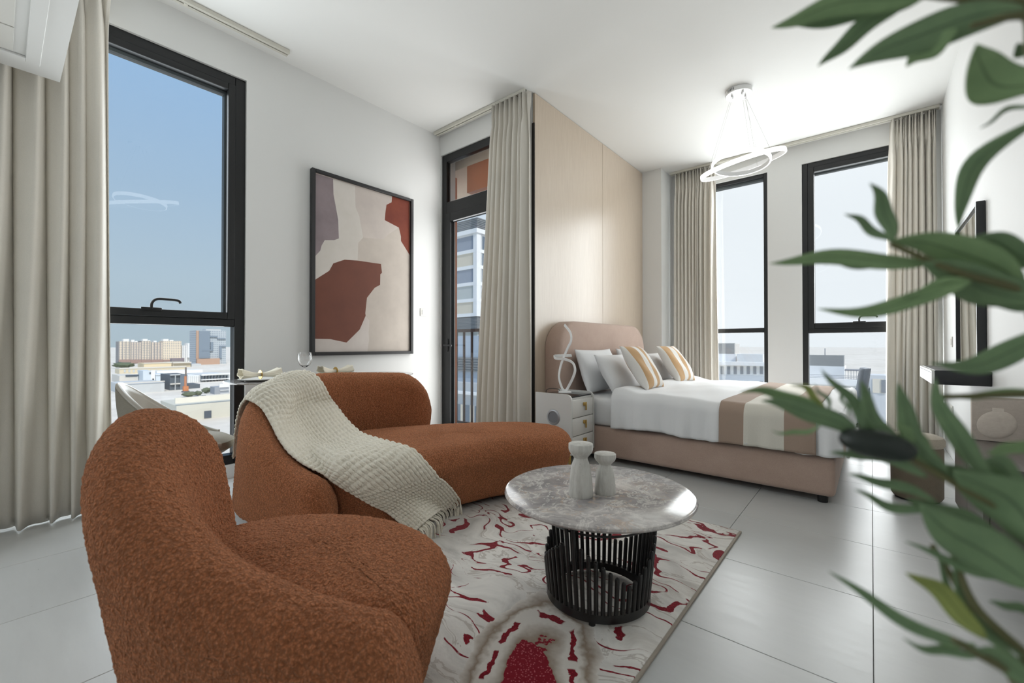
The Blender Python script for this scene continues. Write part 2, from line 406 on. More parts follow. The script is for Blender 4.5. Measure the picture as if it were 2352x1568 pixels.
def window(name, label, ax, d, n, rect, zt, fw=0.075, openable=True, hpos=None, flip=1, sash=0.05):
    a0, a1, z0, z1 = rect
    r = thing(name, label, None, (0, 0, 0), kind='structure')
    q0, q1 = -0.11, -0.02
    B = lambda *a: wbox(ax, d, n, *a)
    boxes('frame', [B(a0, a0 + fw, q0, q1, z0, z1), B(a1 - fw, a1, q0, q1, z0, z1), B(a0 + fw, a1 - fw, q0, q1, z1 - fw, z1), B(a0 + fw, a1 - fw, q0, q1, z0, z0 + fw),
                    B(a0 + fw, a1 - fw, q0, q1, zt[0], zt[1] if not openable else zt[0] + 0.055)], M['black'], r, 0.003)
    i0, i1 = a0 + fw, a1 - fw
    if openable:
        s0, s1 = zt[0] + 0.055, z1 - fw
        boxes('sash', [B(i0, i0 + sash, q0 - 0.005, q1 + 0.012, s0, s1), B(i1 - sash, i1, q0 - 0.005, q1 + 0.012, s0, s1),
                       B(i0 + sash, i1 - sash, q0 - 0.005, q1 + 0.012, s1 - sash, s1), B(i0 + sash, i1 - sash, q0 - 0.005, q1 + 0.012, s0, s0 + sash)], M['black'], r, 0.003)
        boxes('rebate', [B(i0 + sash, i1 - sash, q0, q0 + 0.05, s1 - sash - 0.022, s1 - sash), B(i1 - sash - 0.012, i1 - sash, q0, q0 + 0.05, s0 + sash, s1 - sash - 0.022)], M['gasket'], r)
        box('pane', *B(i0 + sash, i1 - sash, q0 + 0.035, q0 + 0.041, s0 + sash, s1 - sash), M['pane'], r)
        if hpos is not None: handle(ax, d + n * (q1 + 0.012), n, hpos, s0 + sash - 0.012, r, flip)
    else:
        boxes('rebate', [B(i0, i1, q0, q0 + 0.06, z1 - fw - 0.03, z1 - fw)], M['gasket'], r)
        box('pane', *B(i0, i1, q0 + 0.035, q0 + 0.041, zt[1], z1 - fw), M['pane'], r)
    box('pane', *B(i0, i1, q0 + 0.035, q0 + 0.041, z0 + fw, zt[0]), M['pane'], r)
    return r
window('window_1', 'tall black framed window with a lever handle beside the painting', 'x', XL, 1, W1, (1.14, 1.24), 0.07, True, 0.66, 1, 0.05)
window('window_2', 'narrow black framed fixed window beside the bed curtain', 'y', YB, -1, WL_, (1.155, 1.212), 0.045, False)
window('window_3', 'black framed window with a lever handle behind the foliage', 'y', YB, -1, WR_, (1.137, 1.256), 0.055, True, -0.10, 1, 0.06)
window('window_4_added', 'added unseen black framed window behind the viewer, holding a fill light', 'x', XL, 1, W4, (1.14, 1.2), 0.06, False)
# balcony door
dr = thing('door_1', 'black framed glass balcony door with a glazed top light', None, (0, 0, 0), kind='structure')
B = lambda *a: wbox('y', YD, -1, *a)
boxes('frame', [B(DX0, DX0 + 0.075, -0.08, -0.02, 0, DZ), B(DX1 - 0.075, DX1, -0.08, -0.02, 0, DZ), B(DX0 + 0.075, DX1 - 0.075, -0.08, -0.02, DZ - 0.085, DZ),
                B(DX0 + 0.075, DX1 - 0.075, -0.08, -0.02, 2.45, 2.585), B(DX0 + 0.075, DX1 - 0.075, -0.08, -0.02, 0, 0.03)], M['black'], dr, 0.003)
boxes('leaf_frame', [B(DX0 + 0.075, DX0 + 0.15, -0.07, -0.005, 0.03, 2.45), B(DX1 - 0.15, DX1 - 0.075, -0.07, -0.005, 0.03, 2.45), B(DX0 + 0.15, DX1 - 0.15, -0.07, -0.005, 2.36, 2.45),
                     B(DX0 + 0.15, DX1 - 0.15, -0.07, -0.005, 0.03, 0.11)], M['black'], dr, 0.003)
box('pane', *B(DX0 + 0.15, DX1 - 0.15, -0.05, -0.044, 0.11, 2.36), M['pane'], dr)
box('pane', *B(DX0 + 0.075, DX1 - 0.075, -0.05, -0.044, 2.585, DZ - 0.085), M['pane'], dr)
hd = box('handle', *B(DX0 + 0.095, DX0 + 0.125, -0.006, 0.004, 0.93, 1.07), M['black'], dr, 0.003)
tube('lever', spline([(DX0 + 0.115, YD + 0.01, 1.0), (DX0 + 0.115, YD - 0.045, 1.0), (DX0 + 0.135, YD - 0.055, 1.0), (DX0 + 0.24, YD - 0.055, 0.995)], 12), 0.009, M['black'], hd)

# hatch in the dropped ceiling
hx0, hx1, hy0, hy1 = -3.22, -1.9, -0.62, 0.128
h_ = thing('access_hatch', 'white access hatch with inset panels in the dropped ceiling', 'hatch', (-2.5, -0.25, BZ - 0.014))
zz = BZ
boxes('outer_frame', [((hx0, hy0, zz - 0.012), (hx1, hy0 + 0.05, zz + 0.0)), ((hx0, hy1 - 0.05, zz - 0.012), (hx1, hy1, zz)), ((hx0, hy0 + 0.05, zz - 0.012), (hx0 + 0.04, hy1 - 0.05, zz)), ((hx1 - 0.04, hy0 + 0.05, zz - 0.012), (hx1, hy1 - 0.05, zz))], M['ceiling'], h_, 0.002)
box('panel', (hx0 + 0.06, hy0 + 0.06, zz - 0.006), (hx0 + 0.29, hy1 - 0.09, zz), M['plastic'], h_, 0.002)
box('panel', (hx0 + 0.30, hy0 + 0.06, zz - 0.006), (hx1 - 0.06, hy1 - 0.09, zz), M['plastic'], h_, 0.002)

# curtain tracks
def track(p0, p1, w, label):
    p0, p1 = Vector(p0), Vector(p1); d = (p1 - p0).normalized(); s = Vector((-d.y, d.x, 0))
    r = thing('curtain_track', label, 'curtain track', (p0 + p1) / 2 - Vector((0, 0, 0.03)), 'ceiling curtain tracks')
    lo = [(-w, -0.03), (w, -0.03), (w, 0), (-w, 0)]
    def bar(nm, a, b, z0, z1, m):
        V = [p + s * q + Vector((0, 0, z)) for p in (p0, p1) for q, z in ((a, z0), (b, z0), (b, z1), (a, z1))]
        return mesh(nm, V, [(0, 1, 2, 3), (7, 6, 5, 4), (0, 4, 5, 1), (1, 5, 6, 2), (2, 6, 7, 3), (3, 7, 4, 0)], m, r)
    bar('rail', -w, -w * 0.2, -0.03, -0.002, M['track']); bar('rail', w * 0.2, w, -0.03, -0.002, M['track'])
    bar('channel', -w * 0.2, w * 0.2, -0.016, -0.002, M['dark'])
    for t in (0.25, 0.75):
        c = p0.lerp(p1, t); box('bracket', c + Vector((-0.012, -0.012, -0.033)), c + Vector((0.012, 0.012, -0.001)), M['track'], r, 0.002)
    return r
track((XL + 0.15, -1.2, CH), (XL + 0.15, 1.47, CH), 0.03, 'cream ceiling curtain track above the tall side window')
track((XL + 0.03, YD - 0.09, CH), (XP - 0.03, YD - 0.09, CH), 0.028, 'cream ceiling curtain track above the balcony door')
track((XC + 0.03, YB - 0.13, CH), (XR - 0.02, YB - 0.13, CH), 0.028, 'cream ceiling curtain track above the two bed windows')

# curtains
def curtain(p0, p1, z0, z1, folds, amp, label, seed, spread=(0, 0), pleat=True, nz=46, waist=0.0):
    """p0,p1 plan ends at the heading; spread: how far each end moves outwards towards the hem"""
    rs = np.random.RandomState(seed); p0, p1 = np.array(p0, float), np.array(p1, float)
    L = np.linalg.norm(p1 - p0); d = (p1 - p0) / L; nrm = np.array([d[1], -d[0]])
    nu = folds * 16 + 1; s = np.linspace(0, 1, nu)
    ph = np.cumsum(0.4 + 1.2 * rs.rand(folds + 2)); ph = (ph - ph[0]) / (ph[folds] - ph[0])
    base = np.interp(s, ph[:folds + 1], np.arange(folds + 1)) * 2 * math.pi
    am = np.interp(s, np.linspace(0, 1, folds + 1), 0.65 + 0.6 * rs.rand(folds + 1))
    drift = rs.rand(5) * 6.28
    A = np.zeros((nu, nz, 3)); ts = np.linspace(0, 1, nz) ** 0.9
    for k, t in enumerate(ts):                       # t = 0 heading, 1 hem
        z = z1 + (z0 - z1) * t
        g = min(1.0, max(0.0, (t - 0.02) / 0.12)); g = g * g * (3 - 2 * g)
        a_ = amp * (0.45 + 0.55 * g) * (1 + 0.15 * math.sin(5 * t + drift[0]))
        bb = base + 0.5 * np.sin(3.2 * t + drift[1] + 3 * s)
        off = a_ * am * (np.sin(bb + 0.75 * np.sin(bb + drift[3])) + 0.28 * np.sin(2 * base + drift[2] + 1.3 * t) * g)
        if pleat:
            pin = math.exp(-((t - 0.055) / 0.022) ** 2)
            off = off * (1 - 0.45 * pin) + 0.42 * amp * np.arcsin(np.sin(2 * base + drift[3])) * (1 - g) * (1 - 0.5 * pin)
        ss = s + 0.22 / folds * np.sin(base + 1.2 + 2.2 * t) * g
        w0, w1 = -spread[0] * t ** 0.8, spread[1] * t ** 0.8
        if waist: 
            q = waist * math.sin(math.pi * min(1, t * 1.1)) ; w0 += q * 0.5; w1 -= q * 0.5
        al = w0 + ss * (L + w1 - w0)
        P2 = p0[None] + al[:, None] * d[None] + off[:, None] * nrm[None]
        A[:, k, :2] = P2; A[:, k, 2] = z + 0.004 * np.sin(base * 0.5 + drift[4]) * (t > 0.97)
    A = A - 0
    o = gridmesh('curtain', A, M['curtain'], None, thick=0.004)
    return tag(o, label, 'curtain', 'floor length greige curtains')
curtain((XL + 0.17, 0.43), (XL + 0.17, -0.62), 0.012, CH - 0.037, 14, 0.052, 'large greige curtain at the left of the tall side window', 3, (0.02, 0.05))
curtain((-2.36, YD - 0.105), (-2.79, YD - 0.105), 0.012, CH - 0.037, 8, 0.042, 'gathered greige curtain beside the balcony door', 5, (0.0, 0.2))
curtain((-1.52, YB - 0.13), (-2.03, YB - 0.13), 0.012, CH - 0.037, 11, 0.038, 'greige curtain behind the far bed pillows', 8, (0.03, 0.03))
curtain((0.50, YB - 0.13), (0.16, YB - 0.13), 0.012, CH - 0.037, 8, 0.042, 'greige curtain in the far right corner behind the foliage', 11, (0.0, 0.05))

# ------------------------------------------------------------------ upholstered seating
NAP = bpy.data.textures.new('nap', 'CLOUDS'); NAP.noise_scale = 0.013; NAP.noise_depth = 2
NAPL = 2
def nap(o, level=None):
    """fine subdivision and a few millimetres of curly relief, so the pile shows in the outline too"""
    s = o.modifiers.new('subdivide', 'SUBSURF'); s.levels = 1; s.render_levels = level or NAPL
    d = o.modifiers.new('curly_pile', 'DISPLACE'); d.texture = NAP; d.texture_coords = 'LOCAL'; d.strength = 0.009; d.mid_level = 0.5
    return o
def shell(name, st, m, parent, side=1, N=90, K=44, zb=0.03, e0=0.12, e1=0.16, zmid0=0.45, zmid1=0.5):
    """st: stations (x, y, top, thickness, lean); the slab follows them, rounded on top and at both ends"""
    S = np.array(spline(st, N)); V = np.zeros((N, K, 3))
    d = np.gradient(S[:, :2], axis=0); d /= np.linalg.norm(d, axis=1)[:, None]
    nr = np.stack([d[:, 1], -d[:, 0]], 1) * side
    arc = np.concatenate([[0], np.cumsum(np.linalg.norm(np.diff(S[:, :2], axis=0), axis=1))])
    for i in range(N):
        x, y, h, w, lean = S[i]
        f0 = min(1.0, arc[i] / e0); f1 = min(1.0, (arc[-1] - arc[i]) / e1)
        s0 = math.sqrt(max(0.0, 1 - (1 - f0) ** 2)); s1 = math.sqrt(max(0.0, 1 - (1 - f1) ** 2)); sc = max(0.03, s0 * s1)
        zm = h * (zmid0 if f0 < 1 else zmid1)
        rt = w * 0.62; rb = 0.035
        for k in range(K):
            q = k / K
            if q < 0.32:                       # outer side, from the floor up
                t = q / 0.32; n_ = w / 2; z = zb + rb + (h - rt - zb - rb) * t
            elif q < 0.68:                     # over the top
                a = math.pi * (q - 0.32) / 0.36; n_ = w / 2 * math.cos(a); z = h - rt + rt * math.sin(a)
            else:                              # inner side, down again
                t = (q - 0.68) / 0.32; n_ = -w / 2; z = h - rt - (h - rt - zb - rb) * t
            if z < zb + rb + 1e-6: n_ *= 0.93
            n_ *= sc ** 0.9
            zz = zm + (z - zm) * (sc if (f0 < 1 or f1 < 1) else 1)
            tz = min(1.0, max(0.0, zz / max(h, 0.01)))
            off = n_ + lean * tz ** 1.4 + (0.012 * math.sin(math.pi * tz) if n_ > 0 else 0)
            V[i, k] = (x + nr[i, 0] * off, y + nr[i, 1] * off, max(zz, zb))
    F = []
    for i in range(N - 1):
        for k in range(K):
            w_ = (k + 1) % K; F.append((i * K + k, i * K + w_, (i + 1) * K + w_, (i + 1) * K + k))
    F.append(tuple(range(K))); F.append(tuple((N - 1) * K + k for k in range(K))[::-1])
    bm = bmesh.new(); vv = [bm.verts.new(p) for p in V.reshape(-1, 3)]
    for f in F: bm.faces.new([vv[q] for q in f])
    return nap(bmo(name, bm, m, parent, True))
def puck(name, outline, z0, z1, m, parent, rt=0.09, rb=0.04, dome=0.02, taper=0.05, n=96, tilt=None, rings=7):
    """upholstered seat: a closed plan outline with generously rounded top edge"""
    P = np.array(spline(list(outline) + [outline[0]], n + 1))[:-1]
    c = P.mean(0); d = np.roll(P, -1, 0) - np.roll(P, 1, 0); d /= np.linalg.norm(d, axis=1)[:, None]
    nr = np.stack([d[:, 1], -d[:, 0]], 1)
    if ((P - c) * nr).sum() < 0: nr = -nr
    rows = []
    prof = [(-taper - rb, z0)] + [(-taper - rb * (1 - math.sin(a)), z0 + rb * (1 - math.cos(a))) for a in np.linspace(0.3, math.pi / 2, 4)]
    prof += [(-taper * (1 - t), z0 + rb + (z1 - rt - z0 - rb) * t) for t in np.linspace(0.15, 1, 8)]
    prof += [(-rt * (1 - math.cos(a)), z1 - rt + rt * math.sin(a)) for a in np.linspace(0.15, math.pi / 2, 9)]
    for off, z in prof: rows.append(np.column_stack([P + nr * off, np.full(n, z)]))
    last = P - nr * rt
    for k in range(1, rings):
        t = k / rings; Q = last + (c - last) * t
        rows.append(np.column_stack([Q, np.full(n, z1 + dome * (1 - (1 - t) ** 2))]))
    V = np.concatenate(rows); F = []
    if tilt is not None:
        V[:, 2] += np.array([tilt(x, y) * max(0, (z - z0) / (z1 - z0)) for x, y, z in V])
    for r in range(len(rows) - 1):
        for k in range(n):
            w = (k + 1) % n; F.append((r * n + k, r * n + w, (r + 1) * n + w, (r + 1) * n + k))
    ci = len(V); V = np.vstack([V, [c[0], c[1], V[-n:, 2].mean()]])
    for k in range(n): F.append(((len(rows) - 1) * n + k, (len(rows) - 1) * n + (k + 1) % n, ci))
    F.append(tuple(range(n))[::-1])
    bm = bmesh.new(); vv = [bm.verts.new(p) for p in V]
    for f in F: bm.faces.new([vv[q] for q in f])
    return nap(bmo(name, bm, m, parent, True))
def foot(x, y, z0, z1, parent, r=0.022):
    return lathe('foot', [(0, z0), (r * 0.85, z0), (r, z1), (0, z1)], (x, y, 0), M['rubber'], parent, 14)

RUGZ = 0.014
# sofa
sofa = thing('chaise_sofa', 'rust boucle chaise sofa with a curved back under the cream throw', 'sofa', (-2.3, 1.7, 0))
ST = [(-1.97, 1.02, 0.33, 0.17, 0.0), (-2.24, 0.95, 0.41, 0.2, 0.0), (-2.50, 0.90, 0.57, 0.21, 0.02), (-2.73, 0.96, 0.735, 0.21, 0.06), (-2.88, 1.17, 0.80, 0.2, 0.07),
      (-2.93, 1.48, 0.81, 0.19, 0.07), (-2.89, 1.78, 0.80, 0.19, 0.06), (-2.80, 2.01, 0.79, 0.19, 0.05), (-2.67, 2.20, 0.78, 0.19, 0.04)]
sofa_shell = shell('backrest', ST, M['boucle'], sofa, side=1, zb=RUGZ + 0.03, e0=0.12, e1=0.26, zmid1=0.62)
OUT = [(-2.06, 1.09), (-1.89, 1.26), (-1.82, 1.62), (-1.74, 1.98), (-1.58, 2.26), (-1.56, 2.50), (-1.76, 2.69), (-2.08, 2.64), (-2.36, 2.38), (-2.62, 2.0), (-2.77, 1.6), (-2.72, 1.2), (-2.4, 1.04)]
sofa_seat = puck('seat', OUT, RUGZ + 0.03, 0.42, M['boucle'], sofa, rt=0.12, rb=0.05, dome=0.015, taper=0.06)
for x, y in ((-2.1, 1.2), (-1.95, 2.2), (-2.55, 1.2), (-2.5, 1.95)): foot(x, y, RUGZ if x > -2.05 else 0.0, 0.075, sofa)

# armchair
ac = Vector((-1.25, 0.55)); fa = math.radians(27); fv = Vector((math.cos(fa), math.sin(fa))); lv = Vector((-math.sin(fa), math.cos(fa)))
def al(f, l): p = ac + fv * f + lv * l; return (p.x, p.y)
arm = thing('lounge_chair', 'rust boucle lounge chair in the foreground with a sweeping arm', 'armchair', (ac.x, ac.y, 0))
SA = [(0.485, -0.22, 0.425, 0.17, 0.0), (0.28, -0.25, 0.455, 0.19, 0.01), (0.03, -0.255, 0.53, 0.2, 0.03), (-0.13, -0.195, 0.63, 0.21, 0.09), (-0.26, -0.09, 0.755, 0.205, 0.15),
      (-0.335, 0.04, 0.83, 0.205, 0.18), (-0.345, 0.165, 0.85, 0.2, 0.18)]
NAPL = 3
arm_shell = shell('backrest', [(*al(f, l), h, w, le) for f, l, h, w, le in SA], M['boucle'], arm, side=-1, zb=0.03, e0=0.10, e1=0.2, zmid1=0.6)
AO = [(0.445, -0.10), (0.415, 0.12), (0.29, 0.26), (0.08, 0.335), (-0.16, 0.31), (-0.34, 0.2), (-0.43, 0.0), (-0.33, -0.18), (0.0, -0.25), (0.28, -0.23), (0.41, -0.19)]
arm_seat = puck('seat', [al(*q) for q in AO], 0.03, 0.42, M['boucle'], arm, rt=0.10, rb=0.05, dome=0.02, taper=0.07)
for q in ((0.25, 0.1), (-0.25, 0.15), (-0.2, -0.15), (0.25, -0.15)): foot(*al(*q), RUGZ if al(*q)[0] > -1.2 else 0.0, 0.06, arm)

# knitted throw, laid over the sofa back and seat
def bvh_of(objs):
    V = []; F = []
    for o in objs:
        b = len(V); w = WL[o.name]; V += [v.co + w for v in o.data.vertices]; F += [tuple(b + i for i in p.vertices) for p in o.data.polygons]
    return BVHTree.FromPolygons(V, F)
sofa_bvh = bvh_of([sofa_shell, sofa_seat])
ROWS = [((575, 900), (688, 862)), ((592, 928), (735, 870)), ((622, 980), (765, 925)), ((652, 1045), (795, 985)), ((690, 1086), (838, 1017)), ((760, 1102), (905, 1042)),
        ((826, 1118), (975, 1072)), ((870, 1156), (1012, 1090)), ((905, 1196), (1034, 1110)), ((950, 1226), (1048, 1136))]
ctrl = []
for L, R in ROWS:
    row = []
    for t in (0, 0.33, 0.67, 1):
        u, v = L[0] + (R[0] - L[0]) * t, L[1] + (R[1] - L[1]) * t
        hit = None
        for dv in ((0, 4, -4, 8, 14, 20, 28, 36, 48) if v < 1000 else (0,)):
            hit = sofa_bvh.ray_cast(EYE, ray_dir(u, v + dv).normalized())
            if hit[0] is not None: break
        row.append(np.array(hit[0]) if hit[0] is not None else np.array(on_x(u, v, -1.76)))
    ctrl.append(row)
C = np.array(ctrl)
top = C[0]; mid = C[:, :].mean((0, 1))
back = np.array([-0.85, -0.1, 0.0])
for dz, dd in ((0.015, 0.08), (-0.06, 0.17), (-0.22, 0.21), (-0.36, 0.225)):
    C = np.concatenate([(top + back * dd + np.array([0, 0, dz]))[None], C])
for _ in range(2):
    C[1:-1] = 0.5 * C[1:-1] + 0.25 * (C[:-2] + C[2:])
def dense(C, nl, nw):
    A = np.array([spline(list(C[:, j]), nl) for j in range(C.shape[1])])      # (4, nl, 3)
    return np.array([spline(list(A[:, i]), nw) for i in range(nl)])          # (nl, nw, 3)
NLt, NWt = 300, 84
A = dense(C, NLt, NWt)
def push_out(A, off):
    B_ = A.copy()
    for i in range(A.shape[0]):
        for j in range(A.shape[1]):
            p = Vector(A[i, j]); q, n_, _, d_ = sofa_bvh.find_nearest(p)
            if q is None: continue
            s_ = (p - q).dot(n_)
            if s_ < off and d_ < 0.25: B_[i, j] = np.array(q + n_ * off)
    return B_
def relax(A, k):
    for _ in range(k):
        B_ = A.copy(); B_[1:-1, 1:-1] = 0.25 * (A[:-2, 1:-1] + A[2:, 1:-1] + A[1:-1, :-2] + A[1:-1, 2:]); B_[1:-1, 0] = 0.5 * A[1:-1, 0] + 0.25 * (A[:-2, 0] + A[2:, 0]); B_[1:-1, -1] = 0.5 * A[1:-1, -1] + 0.25 * (A[:-2, -1] + A[2:, -1]); A = B_
    return A
A = relax(push_out(A, 0.012), 12); A = relax(push_out(A, 0.012), 6); A = relax(push_out(A, 0.010), 2)
gu = np.gradient(A, axis=0); gv = np.gradient(A, axis=1); nn = np.cross(gu, gv); nn /= np.linalg.norm(nn, axis=2)[..., None] + 1e-9
eye = np.array(EYE)
if (nn * (eye - A)).sum() < 0: nn = -nn
ii, jj = np.meshgrid(np.arange(NLt), np.arange(NWt), indexing='ij')
cell = np.abs(np.sin(math.pi * ii / 5.0)) * np.abs(np.sin(math.pi * jj / 4.0))
rs = np.random.RandomState(2)
fold = 0.008 * np.sin(jj / NWt * 9 + 0.6 * np.sin(ii / 40.0)) * np.sin(ii / NLt * math.pi)
A2 = A + nn * (0.006 + 0.010 * cell + fold + 0.0012 * rs.randn(NLt, NWt))[..., None]
def throw_mat():
    t = NT('cream_waffle_knit'); v = t.coord()
    a = t.noise(v, 14, 4, 0.6); b = t.noise(v, 260, 3, 0.7); 
    c = t.ramp(b, [(0.25, lin(206, 194, 170)), (0.5, lin(246, 240, 224)), (0.8, lin(255, 251, 242))])
    c = t.mix(t.math('MULTIPLY', a, 0.3), c, lin(234, 224, 204)); t.col(c)
    t.set(Roughness=0.95, Specular_IOR_Level=0.1, Sheen_Weight=0.2); t.bump(b, 0.7, 0.006); return t.m
M['throw'] = throw_mat()
throw = thing('throw_blanket', 'cream waffle knit throw with a tasselled end draped over the sofa', 'blanket', tuple(A2[NLt * 2 // 3, NWt // 2]))
gridmesh('cloth', A2, M['throw'], throw, thick=0.010)
for k in range(34):                                     # tassels along the hanging end
    j = min(NWt - 1, int((k + 0.5) / 34 * NWt)); p = A2[-1, j] - nn[-1, j] * 0.006; ddn = A2[-1, j] - A2[-6, j]; ddn /= np.linalg.norm(ddn)
    ln = 0.115 + 0.04 * rs.rand(); sw = (rs.rand(3) - 0.5) * 0.028
    pts = spline([p, p + ddn * ln * 0.3 + nn[-1, j] * 0.006 + sw * 0.2, p + (ddn * 0.45 + np.array([0, 0, -0.55])) * ln * 0.7 + sw * 0.7 + nn[-1, j] * 0.008, p + (ddn * 0.3 + np.array([0, 0, -0.85])) * ln + sw + nn[-1, j] * 0.008], 9)
    tube('tassel', pts, 0.0048, M['throw'], throw, 6, radii=[0.8, 1.0, 0.8, 0.9, 1.0, 1.05, 1.0, 0.9, 0.5])

# ------------------------------------------------------------------ rug
def rug_mat():
    t = NT('grey_and_crimson_marbled_pile'); v = t.world()
    warp = t.noise(t.world(), 1.7, 3, 0.55, out='Color')
    wv = t.new('VectorMath', operation='MULTIPLY_ADD'); t.l.new(warp, wv.inputs[0]); wv.inputs[1].default_value = (0.55, 0.55, 0.0); t.l.new(v, wv.inputs[2])
    wp_ = wv.outputs[0]
    fine = t.noise(v, 60, 4, 0.7); dots = t.new('TexVoronoi', Scale=120.0); t.l.new(v, dots.inputs['Vector'])
    mp = t.new('Mapping'); t.l.new(wp_, mp.inputs[0]); mp.inputs['Scale'].default_value = (1.15, 2.5, 1); mp.inputs['Rotation'].default_value = (0, 0, -0.55)
    a = t.noise(mp.outputs[0], 1.6, 6, 0.62, 0.6); b = t.noise(mp.outputs[0], 3.4, 5, 0.6, 0.4)
    base = t.ramp(a, [(0.25, lin(170, 167, 162)), (0.42, lin(222, 218, 212)), (0.55, lin(234, 230, 224)), (0.66, lin(196, 189, 180)), (0.8, lin(228, 224, 218))])
    base = t.mix(0.35, base, t.ramp(b, [(0.35, lin(150, 145, 140)), (0.6, lin(228, 224, 217))]))
    # taupe veins
    va = t.math('ABSOLUTE', t.math('SUBTRACT', a, 0.50)); taupe = t.math('LESS_THAN', va, 0.010)
    base = t.mix(t.math('MULTIPLY', taupe, 0.4), base, lin(140, 122, 106))
    # crimson veins, broken into dashes
    wv2 = t.new('TexNoise', Scale=1.9, Detail=2.0, Roughness=0.4, Distortion=0.3); t.l.new(mp.outputs[0], wv2.inputs['Vector'])
    lines = t.math('ABSOLUTE', t.math('SUBTRACT', t.math('FRACT', t.math('MULTIPLY', wv2.outputs['Fac'], 8.0)), 0.5))
    width = t.math('MULTIPLY', t.ramp(t.noise(v, 4.0, 2, 0.5), [(0.40, 0.0), (0.60, 1.0)]), 0.115)
    edge = t.math('ADD', lines, t.math('MULTIPLY', t.math('SUBTRACT', fine, 0.5), 0.10))
    red = t.math('LESS_THAN', edge, width)
    dash = t.ramp(t.noise(v, 11.0, 1, 0.5), [(0.38, 0.0), (0.41, 1.0)])
    red = t.math('MULTIPLY', red, dash)
    redc = t.mix(t.math('LESS_THAN', dots.outputs['Distance'], 0.30), lin(120, 14, 30), lin(160, 26, 46))
    c = t.mix(red, base, redc)
    # the large crimson eye with taupe rings near the front edge
    e = t.new('Mapping'); e.vector_type = 'TEXTURE'; t.l.new(t.world(), e.inputs[0]); e.inputs['Location'].default_value = EYE_C
    e.inputs['Rotation'].default_value = (0, 0, math.radians(118)); e.inputs['Scale'].default_value = (0.21, 0.092, 1)
    en = t.noise(v, 4.5, 4, 0.62, out='Color')
    e2 = t.new('VectorMath', operation='MULTIPLY_ADD'); t.l.new(en, e2.inputs[0]); e2.inputs[1].default_value = (1.5, 1.5, 0.0); t.l.new(e.outputs[0], e2.inputs[2])
    e3 = t.new('VectorMath', operation='SUBTRACT'); t.l.new(e2.outputs[0], e3.inputs[0]); e3.inputs[1].default_value = (0.75, 0.75, 0)
    flat = t.new('VectorMath', operation='MULTIPLY'); t.l.new(e3.outputs[0], flat.inputs[0]); flat.inputs[1].default_value = (1, 1, 0)
    ln = t.new('VectorMath', operation='LENGTH'); t.l.new(flat.outputs[0], ln.inputs[0]); r = t.math('ADD', ln.outputs['Value'], t.math('MULTIPLY', t.math('SUBTRACT', fine, 0.5), 0.12))
    speck = t.math('LESS_THAN', dots.outputs['Distance'], 0.28)
    inner = t.mix(speck, lin(128, 16, 34), lin(186, 96, 104))
    cream = lin(214, 208, 200); tau = lin(146, 130, 114)
    inside = t.math('LESS_THAN', r, 0.95)
    ring = t.ramp(t.math('MULTIPLY', r, 0.4), [(0.0, cream), (0.38, tau), (0.56, cream), (0.72, cream), (0.80, tau), (0.94, cream)])
    rr = t.math('MULTIPLY', t.math('LESS_THAN', t.math('ABSOLUTE', t.math('SUBTRACT', r, 1.62)), 0.09), t.ramp(t.noise(v, 9.0, 1, 0.5), [(0.44, 0.0), (0.47, 1.0)]))
    eyec = t.mix(inside, t.mix(rr, ring, redc), inner)
    c = t.mix(t.ramp(r, [(0.0, 0.0), (1.0, 0.0)]) if False else t.math('LESS_THAN', r, 2.35), c, eyec)
    t.col(c); t.set(Roughness=0.95, Specular_IOR_Level=0.1, Sheen_Weight=0.15)
    h = t.math('ADD', fine, t.math('MULTIPLY', red, 0.6)); t.bump(h, 0.5, 0.004); return t.m
EYE_C = on_z(1215, 1580, 0.014)
M['rug'] = rug_mat(); M['rug_edge'] = simple('greige_rug_binding', lin(160, 150, 138), 0.9, var=0.08, vscale=60)
rug = thing('area_rug', 'grey and cream marbled rug with crimson veins under the coffee table', 'rug', (-1.3, 1.5, 0))
RX0, RX1, RY0, RY1 = -2.1, -0.535, 0.30, 2.545
bm = bmesh.new(); add_box(bm, (RX0 + 0.01, RY0 + 0.01, 0.002), (RX1 - 0.01, RY1 - 0.01, RUGZ), 0.003, 2); bmo('pile', bm, M['rug'], rug, True, 40)
boxes('binding', [((RX0, RY0, 0), (RX0 + 0.012, RY1, 0.011)), ((RX1 - 0.012, RY0, 0), (RX1, RY1, 0.011)), ((RX0 + 0.012, RY0, 0), (RX1 - 0.012, RY0 + 0.012, 0.011)), ((RX0 + 0.012, RY1 - 0.012, 0), (RX1 - 0.012, RY1, 0.011))], M['rug_edge'], rug, 0.002)

# ------------------------------------------------------------------ coffee table
def marble():
    t = NT('grey_marble'); v = t.coord()
    w = t.noise(v, 5.0, 5, 0.6, out='Color'); wv = t.new('VectorMath', operation='MULTIPLY_ADD'); t.l.new(w, wv.inputs[0]); wv.inputs[1].default_value = (0.16, 0.16, 0.1); t.l.new(v, wv.inputs[2])
    a = t.noise(wv.outputs[0], 4.2, 8, 0.64, 0.5); b = t.noise(wv.outputs[0], 9, 7, 0.68, 1.0)
    c = t.ramp(a, [(0.36, lin(132, 128, 130)), (0.50, lin(158, 153, 152)), (0.58, lin(186, 180, 177)), (0.68, lin(208, 204, 200))])
    vein = t.math('ABSOLUTE', t.math('SUBTRACT', b, 0.5))
    c = t.mix(t.ramp(vein, [(0.0, 0.75), (0.035, 0.0)]), c, lin(226, 221, 215))
    v2 = t.math('ABSOLUTE', t.math('SUBTRACT', t.noise(wv.outputs[0], 4.2, 4, 0.5, 1.5), 0.47))
    c = t.mix(t.ramp(v2, [(0.0, 0.5), (0.012, 0.0)]), c, lin(196, 168, 142))
    t.col(c); t.set(Roughness=0.13, Specular_IOR_Level=0.2); return t.m
